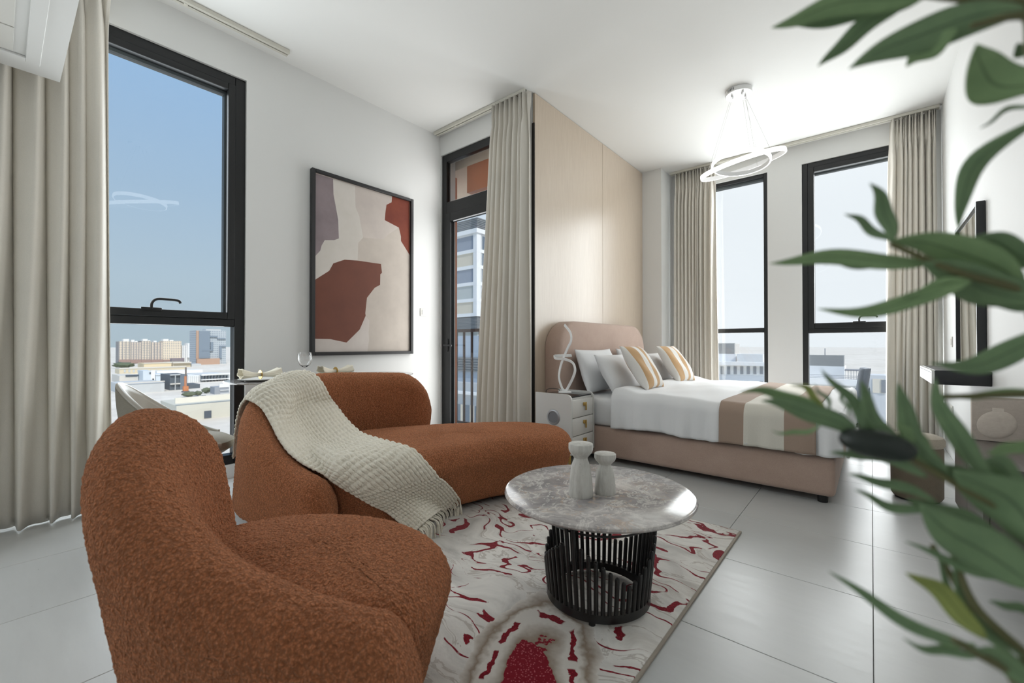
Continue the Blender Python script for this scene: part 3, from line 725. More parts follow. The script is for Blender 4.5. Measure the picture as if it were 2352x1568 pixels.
M['marble'] = marble(); M['gunmetal'] = simple('black_lacquered_steel', (0.012, 0.011, 0.011), 0.32, spec=0.5, var=0.1)
TX, TY = -0.835, 1.525; TZ = 0.43
tab = thing('coffee_table', 'round grey marble coffee table on a drum of black steel rods', 'coffee table', (TX, TY, RUGZ))
TR = 0.367
lathe('table_top', [(0, TZ - 0.022), (TR - 0.02, TZ - 0.022), (TR - 0.006, TZ - 0.018), (TR, TZ - 0.010), (TR - 0.003, TZ - 0.003), (TR - 0.010, TZ), (0, TZ)], (TX, TY, 0), M['marble'], tab, 96)
BRD = 0.188; FLR = 0.232; z0 = RUGZ
lathe('base_ring', [(BRD - 0.012, z0 + 0.012), (BRD + 0.012, z0 + 0.012), (BRD + 0.012, z0 + 0.042), (BRD - 0.012, z0 + 0.042), (BRD - 0.012, z0 + 0.012)], (TX, TY, 0), M['gunmetal'], tab, 64)
for k in range(4):
    a = k * math.pi / 2 + 0.4; lathe('foot', [(0, z0), (0.012, z0), (0.012, z0 + 0.013), (0, z0 + 0.013)], (TX + BRD * math.cos(a), TY + BRD * math.sin(a), 0), M['rubber'], tab, 10)
nrod = 52; a0 = math.radians(-87)
for k in range(nrod):
    a = a0 + (k + 0.5) * 2 * math.pi / nrod - math.pi / nrod * 0
    dd = abs((math.degrees(a - a0) + 60) % 120 - 60)
    full = dd < 7.6
    zt = TZ - 0.022 if full else 0.315 - 0.165 * (dd / 60.0)
    rad = lambda z: BRD + (FLR - BRD) * (z - z0) / (TZ - z0)
    zs = [z0 + 0.03, zt - 0.012, zt - 0.005, zt - 0.0015, zt]
    tube('rod', [(TX + rad(z) * math.cos(a), TY + rad(z) * math.sin(a), z) for z in zs], 0.0082, M['gunmetal'], tab, 10, radii=[1, 1, 0.95, 0.7, 0.2])
ri = BRD + (FLR - BRD) * (0.335 - z0) / (TZ - z0) - 0.012
tube('hoop', [(TX + ri * math.cos(2 * math.pi * k / 64), TY + ri * math.sin(2 * math.pi * k / 64), 0.335) for k in range(64)], 0.004, M['gunmetal'], tab, 6, closed=True)
def wood_white():
    t = NT('whitewashed_wood'); v = t.coord(scale=(14, 14, 2))
    a = t.noise(v, 3, 6, 0.7, 0.6); b = t.noise(t.coord(), 90, 3, 0.6)
    c = t.ramp(a, [(0.3, lin(176, 173, 166)), (0.6, lin(206, 204, 198)), (0.8, lin(216, 214, 208))])
    c = t.mix(t.ramp(b, [(0.66, 0.0), (0.72, 0.4)]), c, lin(150, 146, 138)); t.col(c); t.set(Roughness=0.7); t.bump(a, 0.05, 0.001); return t.m
M['whitewood'] = wood_white()
def holder(u, v, h, r, label):
    p = on_z(u, v, TZ)
    pr = [(0, 0), (r * 0.97, 0), (r, 0.004), (r * 0.99, h * 0.10), (r * 0.90, h * 0.34), (r * 0.80, h * 0.55), (r * 0.66, h * 0.645), (r * 0.57, h * 0.69), (r * 0.555, h * 0.73), (r * 0.70, h * 0.775), (r * 0.90, h * 0.83), (r * 0.99, h * 0.88), (r * 1.0, h * 0.90), (r * 1.0, h * 0.985), (r * 0.985, h * 0.996), (r * 0.96, h), (0, h)]
    o = lathe('candle_holder', pr, (p.x, p.y, TZ), M['whitewood'], None, 48)
    return tag(o, label, 'candle holder', 'candle holders on the coffee table')
holder(1334, 1137, 0.197, 0.046, 'taller whitewashed wooden candle holder on the marble table')
holder(1390, 1131, 0.152, 0.041, 'shorter whitewashed wooden candle holder on the marble table')

# ------------------------------------------------------------------ bed
BX0, BX1, BY0, BY1 = -2.24, -0.175, 3.334, 5.30
bed = thing('bed', 'double bed with taupe velvet base and rounded headboard', 'bed', ((BX0 + BX1) / 2, (BY0 + BY1) / 2, 0))
bm = bmesh.new(); add_box(bm, (BX0, BY0, 0.045), (BX1, BY1, 0.297), 0.035, 4); bmo('base', bm, M['bed_fabric'], bed, True)
def headboard(x0, x1, y0, y1, z0, z1, rad, m, parent):
    """slab with big rounded top corners and a soft front edge"""
    pts = [(y0, z0)]
    pts += [(y0 + rad - rad * math.cos(a), z1 - rad * 0.8 + rad * 0.8 * math.sin(a)) for a in np.linspace(0, math.pi / 2, 14)]
    pts += [(y1 - rad + rad * math.sin(a), z1 - rad * 0.8 + rad * 0.8 * math.cos(a)) for a in np.linspace(0, math.pi / 2, 14)]
    pts += [(y1, z0)]; n = len(pts); cy, cz = (y0 + y1) / 2, (z0 + z1) / 2; V = []; F = []
    prof = [(x0, 0.0), (x1 - 0.05, 0.0), (x1 - 0.02, -0.006), (x1 - 0.004, -0.022), (x1, -0.055), (x1 + 0.006, -0.2)]
    for x, ins in prof:
        for y, z in pts:
            V.append((x, y + (-ins if y < cy else ins), z + (ins if z > z0 + 0.01 else 0)))
    for r in range(len(prof) - 1):
        for k in range(n - 1): F.append((r * n + k, r * n + k + 1, (r + 1) * n + k + 1, (r + 1) * n + k))
    F.append(tuple(range((len(prof) - 1) * n, len(prof) * n))); F.append(tuple(range(n))[::-1])
    bm = bmesh.new(); vv = [bm.verts.new(p) for p in V]
    for f in F: bm.faces.new([vv[q] for q in f])
    return bmo('headboard', bm, m, parent, True, 60)
headboard(XP + 0.004, BX0 + 0.02, BY0 + 0.0, BY1, 0.05, 1.237, 0.34, M['bed_fabric'], bed)
for x, y in ((BX1 - 0.07, BY0 + 0.06), (BX1 - 0.07, BY1 - 0.06), (BX0 + 0.1, BY0 + 0.06), (BX0 + 0.1, BY1 - 0.06)):
    lathe('leg', [(0, 0), (0.028, 0), (0.032, 0.05), (0, 0.05)], (x, y, 0), M['rubber'], bed, 16)
bm = bmesh.new(); add_box(bm, (BX0 + 0.03, BY0 + 0.02, 0.298), (BX1 - 0.03, BY1 - 0.02, 0.535), 0.05, 4)
tag(bmo('mattress', bm, M['bed_linen'], None, True), 'white fitted sheet mattress lying in the taupe bed base', 'mattress')
# duvet and runner follow one draped profile across the bed
def nz(x, y, s=1.0):
    return (math.sin(5.1 * x + 2.3 * y + 1.3) * math.sin(3.7 * y - 1.9 * x) + 0.5 * math.sin(11 * x - 4 * y + 0.6) * math.sin(7 * y + 2 * x + 2) + 0.3 * math.sin(23 * x + 9 * y)) * s
def drape(x, t, top, side, zhem, lift=0.0):
    """t in 0..1 across the bed: hangs at the near side, over the top, hangs at the far side"""
    yl, yr = BY0 - 0.012 - side, BY1 + 0.012 + side; hem = top - zhem; W = yr - yl; tot = W + 2 * hem; s = t * tot; r = 0.075
    def edge(q):       # q: distance from hem upward, returns (inset, z)
        if q < hem - r: return 0.0, zhem + q
        a = min(1.0, (q - (hem - r)) / (2 * r)); 
        return r * (1 - math.cos(a * math.pi / 2)), top - r + r * math.sin(a * math.pi / 2)
    if s < hem + r: i_, z = edge(s); return yl + i_, z
    if s > tot - hem - r: i_, z = edge(tot - s); return yr - i_, z
    return yl + (s - hem), top
def cloth(name, x0, x1, nx, ny, top, side, zhem, m, wr=0.006, foot_drop=0.0, seed=0, thick=0.012, hemwave=0.01, fold=None):
    A = np.zeros((nx, ny, 3))
    for i in range(nx):
        u = i / (nx - 1); x = x0 + (x1 - x0) * u
        for j in range(ny):
            t = j / (ny - 1); y, z = drape(x, t, top, side, zhem + hemwave * math.sin(9 * x + seed))
            k = min(1.0, max(0.0, (top - z) / 0.25)); ins = 0.0
            wv = nz(x + seed, y + z * 0.7, wr)
            if k > 0.05:      # hanging folds on the sides
                sg = -1 if y < (BY0 + BY1) / 2 else 1
                y += sg * (0.010 * k * (math.sin(30 * x + 4 * math.sin(3 * x + seed)) + 0.5 * math.sin(57 * x + seed)) * (wr / 0.006) + 0.012 * k)
                z += wv * (1 - k)
            else: z += wv + 0.004
            if fold is not None: z += fold(x, y, k)
            A[i, j] = (x, y, z)
    return gridmesh(name, A, m, None, thick=thick)
def crown(x, y, k): return (0.05 * math.exp(-((x + 1.62) / 0.12) ** 2) + 0.018 * math.exp(-((x + 1.2) / 0.35) ** 2)) * (1 - k)
dv = cloth('duvet', -1.68, -0.135, 120, 150, 0.578, 0.012, 0.315, M['bed_linen'], 0.009, seed=1, fold=crown)
A_ = None
tag(dv, 'rumpled white duvet spread over the double bed', 'duvet')
# the duvet's end hangs over the foot of the bed
A = np.zeros((24, 120, 3))
for i in range(24):
    q = i / 23
    for j in range(120):
        t = j / 119; y = BY0 - 0.02 + t * (BY1 - BY0 + 0.04)
        a = min(1.0, q * 2.6) * math.pi / 2
        x = -0.155 + 0.04 * math.sin(a) + 0.006 * math.sin(30 * y + 2 * math.sin(4 * y)) * q; z = 0.578 + 0.006 - 0.04 * (1 - math.cos(a)) - max(0, q - 0.3) * 0.33 + nz(0.9, y, 0.005) * (1 - q)
        A[i, j] = (x, y, z)
fl = gridmesh('foot_flap', A, M['bed_linen'], dv, thick=0.012)
def runner_mat():
    t = NT('taupe_and_cream_striped_linen'); g = t.new('NewGeometry'); sp = t.new('SeparateXYZ'); t.l.new(g.outputs['Position'], sp.inputs[0])
    tau, cr_ = lin(172, 151, 136), lin(226, 222, 211)
    s = t.math('MULTIPLY', t.math('ADD', sp.outputs['X'], 0.835), 1 / 0.57)
    st = t.ramp(s, [(0.0, tau), (0.275, cr_), (0.69, tau)], 'CONSTANT')
    w = t.noise(t.coord(scale=(1, 1, 1)), 420, 2, 0.6)
    t.col(t.mix(t.math('MULTIPLY', w, 0.45), st, t.mix(1.0, st, (0.55, 0.53, 0.5), 'MULTIPLY')))
    t.set(Roughness=0.9, Specular_IOR_Level=0.1, Sheen_Weight=0.15); t.bump(w, 0.3, 0.003); return t.m
M['runner'] = runner_mat()
rn = cloth('bed_runner', -0.835, -0.27, 50, 150, 0.590, 0.024, 0.312, M['runner'], 0.004, seed=1, thick=0.008, hemwave=0.002, fold=crown)
tag(rn, 'taupe and cream striped runner laid across the bed foot', 'bed runner')

def pillow(name, c, w, h, th, yaw, lean, roll, m, seed=0, n=36):
    """w along the local y, h up; lean back from vertical"""
    rs = np.random.RandomState(seed); A = np.zeros((2, n, n, 3))
    R = Matrix.Rotation(yaw, 3, 'Z') @ Matrix.Rotation(lean, 3, 'Y') @ Matrix.Rotation(roll, 3, 'X')
    V = []; F = []; ph = rs.rand(6) * 6.28
    for s in (1, -1):
        for i in range(n):
            for j in range(n):
                u, v = i / (n - 1) * 2 - 1, j / (n - 1) * 2 - 1
                e = (1 - abs(u) ** 2.6) * (1 - abs(v) ** 2.6); t_ = max(0.0, e) ** 0.55
                pin = 1 - 0.07 * (1 - abs(u) ** 2) * abs(v) ** 3; pin2 = 1 - 0.07 * (1 - abs(v) ** 2) * abs(u) ** 3
                x = s * th / 2 * t_ * (1 + 0.10 * math.sin(3 * u + ph[0]) * math.sin(2.5 * v + ph[1])) + 0.004 * math.sin(7 * u + 5 * v + ph[2]) * t_
                y = u * w / 2 * pin2; z = v * h / 2 * pin
                V.append(Vector(c) + R @ Vector((x, y, z)))
    N2 = n * n
    for b in (0, 1):
        for i in range(n - 1):
            for j in range(n - 1):
                q = (b * N2 + i * n + j, b * N2 + (i + 1) * n + j, b * N2 + (i + 1) * n + j + 1, b * N2 + i * n + j + 1)
                F.append(q if b == 0 else q[::-1])
    bm = bmesh.new(); vv = [bm.verts.new(p) for p in V]
    for f in F: bm.faces.new([vv[q] for q in f])
    bmesh.ops.remove_doubles(bm, verts=bm.verts, dist=1e-4)
    o = bmo(name, bm, m, None, True)
    ul = o.data.uv_layers.new(name='UVMap'); w0 = WL[o.name]; Ri = R.transposed()
    for lp in o.data.loops:
        q = Ri @ (o.data.vertices[lp.vertex_index].co + w0 - Vector(c)); ul.data[lp.index].uv = (q.y / w + 0.5, q.z / h + 0.5)
    return o
def stripes():
    t = NT('tan_and_white_striped_cushion'); uv = t.new('TexCoord'); sp = t.new('SeparateXYZ'); t.l.new(uv.outputs['UV'], sp.inputs[0])
    tan, wh = lin(206, 168, 124), lin(236, 233, 228)
    w = t.noise(t.coord(), 260, 3, 0.7); edge = t.math('ADD', sp.outputs['X'], t.math('MULTIPLY', t.math('SUBTRACT', w, 0.5), 0.008))
    c = t.ramp(edge, [(0.0, wh), (0.10, tan), (0.33, wh), (0.51, tan), (0.66, wh), (0.84, tan), (0.97, wh)], 'CONSTANT')
    t.col(t.mix(t.math('MULTIPLY', w, 0.35), c, t.mix(1.0, c, (0.62, 0.6, 0.58), 'MULTIPLY')))
    t.set(Roughness=0.9, Specular_IOR_Level=0.1, Sheen_Weight=0.2); t.bump(w, 0.35, 0.004); return t.m
M['stripes'] = stripes()
D = math.radians
g = 'white pillows against the headboard'
tag(pillow('pillow', (-2.085, 3.86, 0.755), 0.72, 0.44, 0.165, 0, D(-20), 0, M['bed_linen'], 1), 'white pillow nearest the headboard behind the near cushion', 'pillow', g)
tag(pillow('pillow', (-1.845, 3.82, 0.73), 0.70, 0.42, 0.165, D(3), D(-30), 0, M['bed_linen'], 2), 'front white pillow of the near pair beside the nightstand', 'pillow', g)
tag(pillow('pillow', (-2.085, 4.72, 0.755), 0.72, 0.44, 0.165, 0, D(-20), 0, M['bed_linen'], 3), 'white pillow nearest the headboard on the window half', 'pillow', g)
tag(pillow('pillow', (-1.845, 4.70, 0.73), 0.70, 0.42, 0.165, D(-3), D(-30), 0, M['bed_linen'], 4), 'front white pillow of the far pair near the curtain', 'pillow', g)
g = 'striped cushions on the bed'
tag(pillow('cushion', (-1.615, 3.80, 0.80), 0.46, 0.46, 0.15, D(2), D(-33), D(0), M['stripes'], 5), 'tan and white striped cushion on the nightstand half of the bed', 'cushion', g)
tag(pillow('cushion', (-1.645, 4.76, 0.80), 0.46, 0.46, 0.15, D(-4), D(-33), 0, M['stripes'], 6), 'tan and white striped cushion closer to the bed window curtain', 'cushion', g)

# ------------------------------------------------------------------ nightstand and lamp
M['lacquer'] = simple('white_lacquer', (0.66, 0.655, 0.63), 0.35, var=0.01); M['lacq2'] = simple('cream_lacquer_front', (0.74, 0.72, 0.68), 0.3, var=0.01)
NX0, NX1, NY0, NY1, NZ0, NZ1 = -2.205, -1.845, 2.95, 3.318, 0.115, 0.60
ns = thing('nightstand', 'white nightstand with three drawers and a round speaker in its side', 'nightstand', ((NX0 + NX1) / 2, (NY0 + NY1) / 2, 0))
def side_panel(y0, y1):
    pts = [(NX0, NZ0), (NX1, NZ0)] + [(NX1 - 0.05 + 0.05 * math.cos(a), NZ1 - 0.05 + 0.05 * math.sin(a)) for a in np.linspace(0, math.pi / 2, 8)] + [(NX0, NZ1)]
    n = len(pts); V = [(x, y0, z) for x, z in pts] + [(x, y1, z) for x, z in pts]
    F = [tuple(range(n))[::-1], tuple(range(n, 2 * n))] + [(k, (k + 1) % n, n + (k + 1) % n, n + k) for k in range(n)]
    return mesh('side_panel', V, F, M['lacquer'], ns)
side_panel(NY0, NY0 + 0.016); side_panel(NY1 - 0.016, NY1)
boxes('body', [((NX0, NY0 + 0.016, NZ0), (NX1 - 0.022, NY1 - 0.016, NZ1 - 0.03))], M['lacquer'], ns)
M['smoke'] = simple('black_glass_top', (0.02, 0.02, 0.022), 0.06, var=0.02)
box('glass_top', (NX0 + 0.004, NY0 + 0.018, NZ1 - 0.03), (NX1 - 0.02, NY1 - 0.018, NZ1 - 0.018), M['smoke'], ns, 0.002)
dz = (0.10, 0.238); hh = 0.142
for k in range(3):
    z1 = NZ1 - 0.048 - k * (hh + 0.006); d_ = box('drawer', (NX1 - 0.022, NY0 + 0.02, max(z1 - hh, NZ0 + 0.005)), (NX1 - 0.002, NY1 - 0.02, z1), M['lacq2'], ns, 0.003, 2)
    ym = (NY0 + NY1) / 2 + 0.02; zc = z1 - 0.05
    boxes('handle', [((NX1 - 0.002, ym - 0.022, zc - 0.006), (NX1 + 0.014, ym + 0.004, zc + 0.022)), ((NX1 + 0.004, ym + 0.004, zc - 0.045), (NX1 + 0.014, ym + 0.016, zc + 0.022))], M['brass'], d_, 0.002)
spk = thing if False else None
M['spk'] = simple('grey_speaker_mesh', (0.22, 0.225, 0.24), 0.7, var=0.1, vscale=200, bump=0.4, bscale=600)
def disc_y(name, c, prof, m, parent, n=40):
    V = []; F = []; k = len(prof)
    for i in range(n):
        a = 2 * math.pi * i / n; V += [Vector(c) + Vector((r * math.cos(a), y, r * math.sin(a))) for r, y in prof]
    for i in range(n):
        j = (i + 1) % n
        for q in range(k - 1): F.append((i * k + q, j * k + q, j * k + q + 1, i * k + q + 1))
    bm = bmesh.new(); vv = [bm.verts.new(v) for v in V]
    for f in F: bm.faces.new([vv[q] for q in f])
    bmesh.ops.remove_doubles(bm, verts=bm.verts, dist=1e-5); return bmo(name, bm, m, parent, True, 40)
sc_ = (-2.02, NY0, 0.405)
sp_ = disc_y('speaker', sc_, [(0.0, -0.003), (0.046, -0.003), (0.046, 0.001)], M['spk'], ns)
disc_y('speaker_ring', sc_, [(0.046, -0.002), (0.048, -0.008), (0.058, -0.008), (0.064, -0.003), (0.065, 0.001)], simple('silver_plastic', (0.42, 0.43, 0.45), 0.35, metal=0.6, var=0.03), sp_)
for x, y in ((NX0 + 0.05, NY0 + 0.05), (NX1 - 0.05, NY0 + 0.05), (NX0 + 0.05, NY1 - 0.05), (NX1 - 0.05, NY1 - 0.05)):
    lathe('leg', [(0, 0), (0.009, 0), (0.015, NZ0), (0, NZ0)], (x, y, 0), M['brass'], ns, 14)
# ribbon lamp
M['lampwhite'] = simple('white_lamp_enamel', (0.80, 0.80, 0.79), 0.35, var=0.01)
def lp(cx, cy, dy=0.0): return on_y(1200 + cx / 4.3545, 720 + cy / 4.3545, 3.08 + dy)
lb = on_y(1200 + 425 / 4.3545, 720 + 800 / 4.3545, 3.08)
lamp = thing('ribbon_lamp', 'white twisted ribbon table lamp standing on the nightstand', 'table lamp', (lb.x, lb.y, NZ1))
lathe('base', [(0, NZ1), (0.055, NZ1), (0.055, NZ1 + 0.006), (0.05, NZ1 + 0.010), (0, NZ1 + 0.010)], (lb.x, lb.y, 0), M['lampwhite'], lamp, 32)
rib = [(-0.011, -0.003), (0.011, -0.003), (0.011, 0.003), (-0.011, 0.003)]
zb_ = NZ1 + 0.008
P1 = [(lb.x - 0.004, lb.y, zb_)] + [tuple(lp(*q)) for q in ((392, 735, 0.0), (366, 640, 0.01), (378, 540, 0.02), (408, 450, 0.01), (450, 350, -0.01), (486, 270, -0.02), (478, 190, 0.0), (420, 112, 0.02))]
P2 = [(lb.x + 0.004, lb.y, zb_)] + [tuple(lp(*q)) for q in ((455, 740, 0.0), (505, 640, -0.02), (526, 560, -0.03), (500, 490, -0.02), (420, 455, 0.0), (335, 448, 0.02), (318, 425, 0.06), (400, 420, 0.07), (490, 418, 0.05))]
sweep('ribbon', spline(P1, 60), rib, M['lampwhite'], lamp, up=Vector((0.3, 1, 0.1)), angle=30)
sweep('ribbon', spline(P2, 60), rib, M['lampwhite'], lamp, up=Vector((0.2, 1, 0.35)), angle=30)
M['cable'] = simple('black_cable', (0.02, 0.02, 0.02), 0.5, var=0.05)
tube('cable', spline([(lb.x - 0.05, lb.y, NZ1 + 0.006), (lb.x - 0.09, lb.y + 0.03, NZ1 + 0.02), (NX0 + 0.01, lb.y + 0.04, NZ1 + 0.012), (NX0 - 0.012, lb.y + 0.04, NZ1 - 0.05), (NX0 - 0.014, lb.y + 0.04, 0.25)], 24), 0.003, M['cable'], lamp, 6)

# ------------------------------------------------------------------ ring pendant
def glow(name, col, st):
    t = NT(name); t.col((0.9, 0.9, 0.9)); t.set(Emission_Strength=st); t.b.inputs['Emission Color'].default_value = (*col, 1)
    return t.m
M['led'] = glow('lit_led_diffuser', (1.0, 0.98, 0.95), 2.5)
M['ledin'] = simple('white_ring_channel', (0.82, 0.82, 0.82), 0.4, var=0.01)
pc = Vector((-0.925, 4.36, CH))
pen = thing('ring_pendant', 'pendant light of two tilted glowing white rings on wires', 'pendant lamp', (pc.x, pc.y, 2.6))
lathe('canopy', [(0, CH - 0.002), (0.11, CH - 0.002), (0.112, CH - 0.035), (0.108, CH - 0.042), (0, CH - 0.042)], pc - Vector((0, 0, CH)), M['lampwhite'], pen, 48)
cv = bpy.data.objects['canopy'] if 'canopy' in bpy.data.objects else None
for k in range(5):
    a = math.radians(-128 + k * 7); box('vent_slot', (pc.x + 0.1125 * math.cos(a) - 0.002, pc.y + 0.1125 * math.sin(a) - 0.002, CH - 0.032), (pc.x + 0.1125 * math.cos(a) + 0.002, pc.y + 0.1125 * math.sin(a) + 0.002, CH - 0.010), M['dark'], cv)
cr_v = Vector((math.cos(YAW), math.sin(YAW), 0)); cf_v = Vector((-math.sin(YAW), math.cos(YAW), 0))
def ring(c, R, nrm, wires, angs):
    nrm = nrm.normalized(); ax = cr_v - nrm * cr_v.dot(nrm); ax.normalize(); ay = nrm.cross(ax); n = 96
    def loop(rr, hz): return [Vector(c) + (ax * math.cos(2 * math.pi * i / n) + ay * math.sin(2 * math.pi * i / n)) * rr + nrm * hz for i in range(n)]
    def band(nm, loops, m, parent):
        V = [p for L in loops for p in L]; k = len(loops); F = []
        for q in range(k):
            w = (q + 1) % k
            for i in range(n):
                j = (i + 1) % n; F.append((q * n + i, q * n + j, w * n + j, w * n + i))
        bm = bmesh.new(); vv = [bm.verts.new(p) for p in V]
        for f in F: bm.faces.new([vv[x] for x in f])
        return bmo(nm, bm, m, parent, True, 40)
    h = 0.019
    rg = band('ring', [loop(R - 0.016, -h), loop(R - 0.013, -h), loop(R - 0.013, h), loop(R - 0.016, h)], M['ledin'], pen)
    band('diffuser', [loop(R - 0.013, -h), loop(R - 0.003, -h), loop(R, -h * 0.6), loop(R, h * 0.6), loop(R - 0.003, h), loop(R - 0.013, h)], M['led'], rg)
    for (dx, dy), ang in zip(wires, angs):
        a = math.radians(ang); p = Vector(c) + (ax * math.cos(a) + ay * math.sin(a)) * (R - 0.012) + nrm * h
        q = pc + cr_v * dx + cf_v * dy + Vector((0, 0, -0.042))
        tube('wire', [q, p], 0.0011, M['chrome'], pen, 5); lathe('gland', [(0, -0.022), (0.005, -0.022), (0.006, 0), (0, 0)], q, M['chrome'], pen, 10)
tl = Vector((0, 0, 1)) - cr_v * 0.27 - cf_v * 0.10
ring(pc + Vector((0, 0, 2.655 - CH)) + cr_v * 0.025 + cf_v * 0.0, 0.355, tl, [(-0.065, 0.0), (0.0, -0.075), (0.075, 0.02)], [190, 262, 10])
ring(pc + Vector((0, 0, 2.675 - CH)) + cr_v * 0.015, 0.245, Vector((0, 0, 1)) + cr_v * 0.06 + cf_v * 0.05, [(-0.045, 0.02), (0.005, -0.045), (0.055, -0.01)], [170, 260, 25])

# its twin hangs over the coffee table, out of frame: the side window mirrors it
tw2 = copy_tree(pen, None, (-1.02 + 0.925, 1.05 - 4.36, 0))
tw2['label'] = 'ring pendant over the coffee table, mirrored as a white arc in the side window'

# ------------------------------------------------------------------ painting
def art():
    t = NT('abstract_paint_ground'); v = t.coord(); a = t.noise(v, 3.0, 4, 0.6)
    t.col(t.ramp(a, [(0.3, lin(184, 174, 165)), (0.7, lin(202, 192, 182))])); t.set(Roughness=0.75); return t.m
def paint(name, c0, c1, s=4.0):
    t = NT(name); a = t.noise(t.coord(), s, 4, 0.6); t.col(t.ramp(a, [(0.3, c0), (0.7, c1)])); t.set(Roughness=0.75); return t.m
pt = thing('painting', 'abstract painting of rust, mauve and cream shapes in a black frame', 'painting', (XL + 0.02, 2.2, 0.91))
AY0, AY1, AZ0, AZ1 = 1.715, 2.778, 0.91, 2.522
fwd_ = 0.045
boxes('frame', [((XL + 0.001, AY0, AZ0), (XL + fwd_, AY0 + 0.032, AZ1)), ((XL + 0.001, AY1 - 0.032, AZ0), (XL + fwd_, AY1, AZ1)), ((XL + 0.001, AY0 + 0.032, AZ0), (XL + fwd_, AY1 - 0.032, AZ0 + 0.03)), ((XL + 0.001, AY0 + 0.032, AZ1 - 0.03), (XL + fwd_, AY1 - 0.032, AZ1))],
      simple('charcoal_frame', (0.018, 0.018, 0.02), 0.45, var=0.05), pt, 0.003)
canvas = box('canvas', (XL + 0.002, AY0 + 0.03, AZ0 + 0.028), (XL + 0.022, AY1 - 0.03, AZ1 - 0.028), art(), pt)
def patch(name, pts, m, dx):
    P_ = [on_x(680 + a / 3.41, 370 + b / 3.41, XL + 0.022) for a, b in pts]
    P_ = [Vector((0, min(max(p.y, AY0 + 0.031), AY1 - 0.031), min(max(p.z, AZ0 + 0.029), AZ1 - 0.029))) for p in P_]
    n = len(P_); V = [(XL + 0.0218, p.y, p.z) for p in P_] + [(XL + 0.022 + dx, p.y, p.z) for p in P_]
    F = [tuple(range(n))[::-1], tuple(range(n, 2 * n))] + [(k, (k + 1) % n, n + (k + 1) % n, n + k) for k in range(n)]
    return mesh(name, V, F, m, canvas)
patch('painted_shape', [(100, 80), (290, 140), (293, 260), (330, 460), (335, 605), (300, 618), (225, 618), (200, 660), (190, 700), (155, 738), (100, 742)], paint('mauve_paint', lin(132, 120, 124), lin(152, 138, 142)), 0.0006)
patch('painted_shape', [(290, 140), (462, 195), (466, 360), (495, 430), (525, 598), (487, 640), (482, 778), (380, 771), (292, 800), (260, 858), (100, 935), (100, 742), (155, 738), (190, 700), (200, 660), (225, 618), (300, 618), (335, 605), (330, 460), (293, 260)], paint('off_white_paint', lin(204, 198, 190), lin(214, 208, 202)), 0.0004)
patch('painted_shape', [(462, 195), (760, 285), (745, 325), (708, 342), (695, 462), (805, 520), (720, 575), (685, 612), (525, 598), (495, 430), (466, 360)], paint('blush_paint', lin(192, 182, 176), lin(206, 196, 188)), 0.0003)
patch('painted_shape', [(752, 270), (890, 310), (890, 735), (822, 625), (822, 590), (805, 520), (695, 462), (700, 400), (708, 342), (748, 322)], paint('deep_rust_paint', lin(112, 46, 30), lin(132, 62, 38)), 0.0007)
patch('painted_shape', [(100, 928), (260, 858), (292, 800), (380, 771), (480, 778), (665, 805), (673, 875), (660, 885), (658, 968), (615, 992), (555, 1070), (542, 1190), (545, 1210), (498, 1318), (395, 1420), (270, 1393), (100, 1390)], paint('rust_brown_paint', lin(104, 60, 46), lin(116, 68, 52)), 0.0008)
patch('painted_shape', [(100, 1390), (270, 1395), (395, 1422), (498, 1320), (545, 1212), (574, 1245), (568, 1340), (572, 1400), (558, 1500), (100, 1520)], paint('pale_paint', lin(196, 186, 180), lin(206, 198, 192)), 0.0005)
# switches and sockets
def plate(name, c, ax, n, w, h, label, cat, rockers=1):
    r = thing(name, label, cat, c)
    c = Vector(c)
    def bb(a0, a1, z0, z1, q0, q1):
        return (((c.x + n * q0, c.y + a0, c.z + z0), (c.x + n * q1, c.y + a1, c.z + z1)))
    box('plate', *bb(-w / 2, w / 2, -h / 2, h / 2, 0.0005, 0.008), M['plastic'], r, 0.002, 2)
    for k in range(rockers):
        y0 = -w * 0.3 + k * w * 0.6 / rockers; box('rocker', *bb(y0 + 0.002, y0 + w * 0.6 / rockers - 0.002, -h * 0.3, h * 0.3, 0.008, 0.012), M['plastic'], r, 0.002, 2)
    return r
pS = on_x(972, 717, XL); plate('light_switch', (XL, pS.y, pS.z), 'x', 1, 0.085, 0.085, 'white light switch on the wall between painting and balcony door', 'switch')
pS = on_x(2187, 785, XR); plate('light_switch', (XR, pS.y, pS.z), 'x', -1, 0.085, 0.09, 'white switch on the right wall beside the far curtain', 'switch', 2)
pS = on_x(2187, 942, XR); plate('wall_socket', (XR, pS.y, pS.z), 'x', -1, 0.15, 0.09, 'white socket low on the right wall under the vanity shelf', 'socket', 2)

# ------------------------------------------------------------------ right wall: mirror, vanity shelf, pouf, console, canvas
M['charcoal'] = simple('charcoal_lacquer', (0.018, 0.02, 0.023), 0.35, var=0.03)
M['gloss_white'] = simple('gloss_white_front', (0.80, 0.80, 0.79), 0.18, var=0.01)
mt = NT('mirror_silver'); mt.col((0.86, 0.88, 0.87)); mt.set(Metallic=1.0, Roughness=0.02); M['mirror'] = mt.m
MY0, MY1, MZ0, MZ1 = 3.86, 4.74, 0.848, 1.885
mir = thing('wall_mirror', 'black framed mirror on the right wall above the vanity shelf', 'mirror', (XR - 0.02, (MY0 + MY1) / 2, MZ0))
boxes('frame', [((XR - 0.042, MY0, MZ0), (XR - 0.002, MY0 + 0.026, MZ1)), ((XR - 0.042, MY1 - 0.026, MZ0), (XR - 0.002, MY1, MZ1)), ((XR - 0.042, MY0 + 0.026, MZ0), (XR - 0.002, MY1 - 0.026, MZ0 + 0.026)), ((XR - 0.042, MY0 + 0.026, MZ1 - 0.026), (XR - 0.002, MY1 - 0.026, MZ1))], M['charcoal'], mir, 0.002)
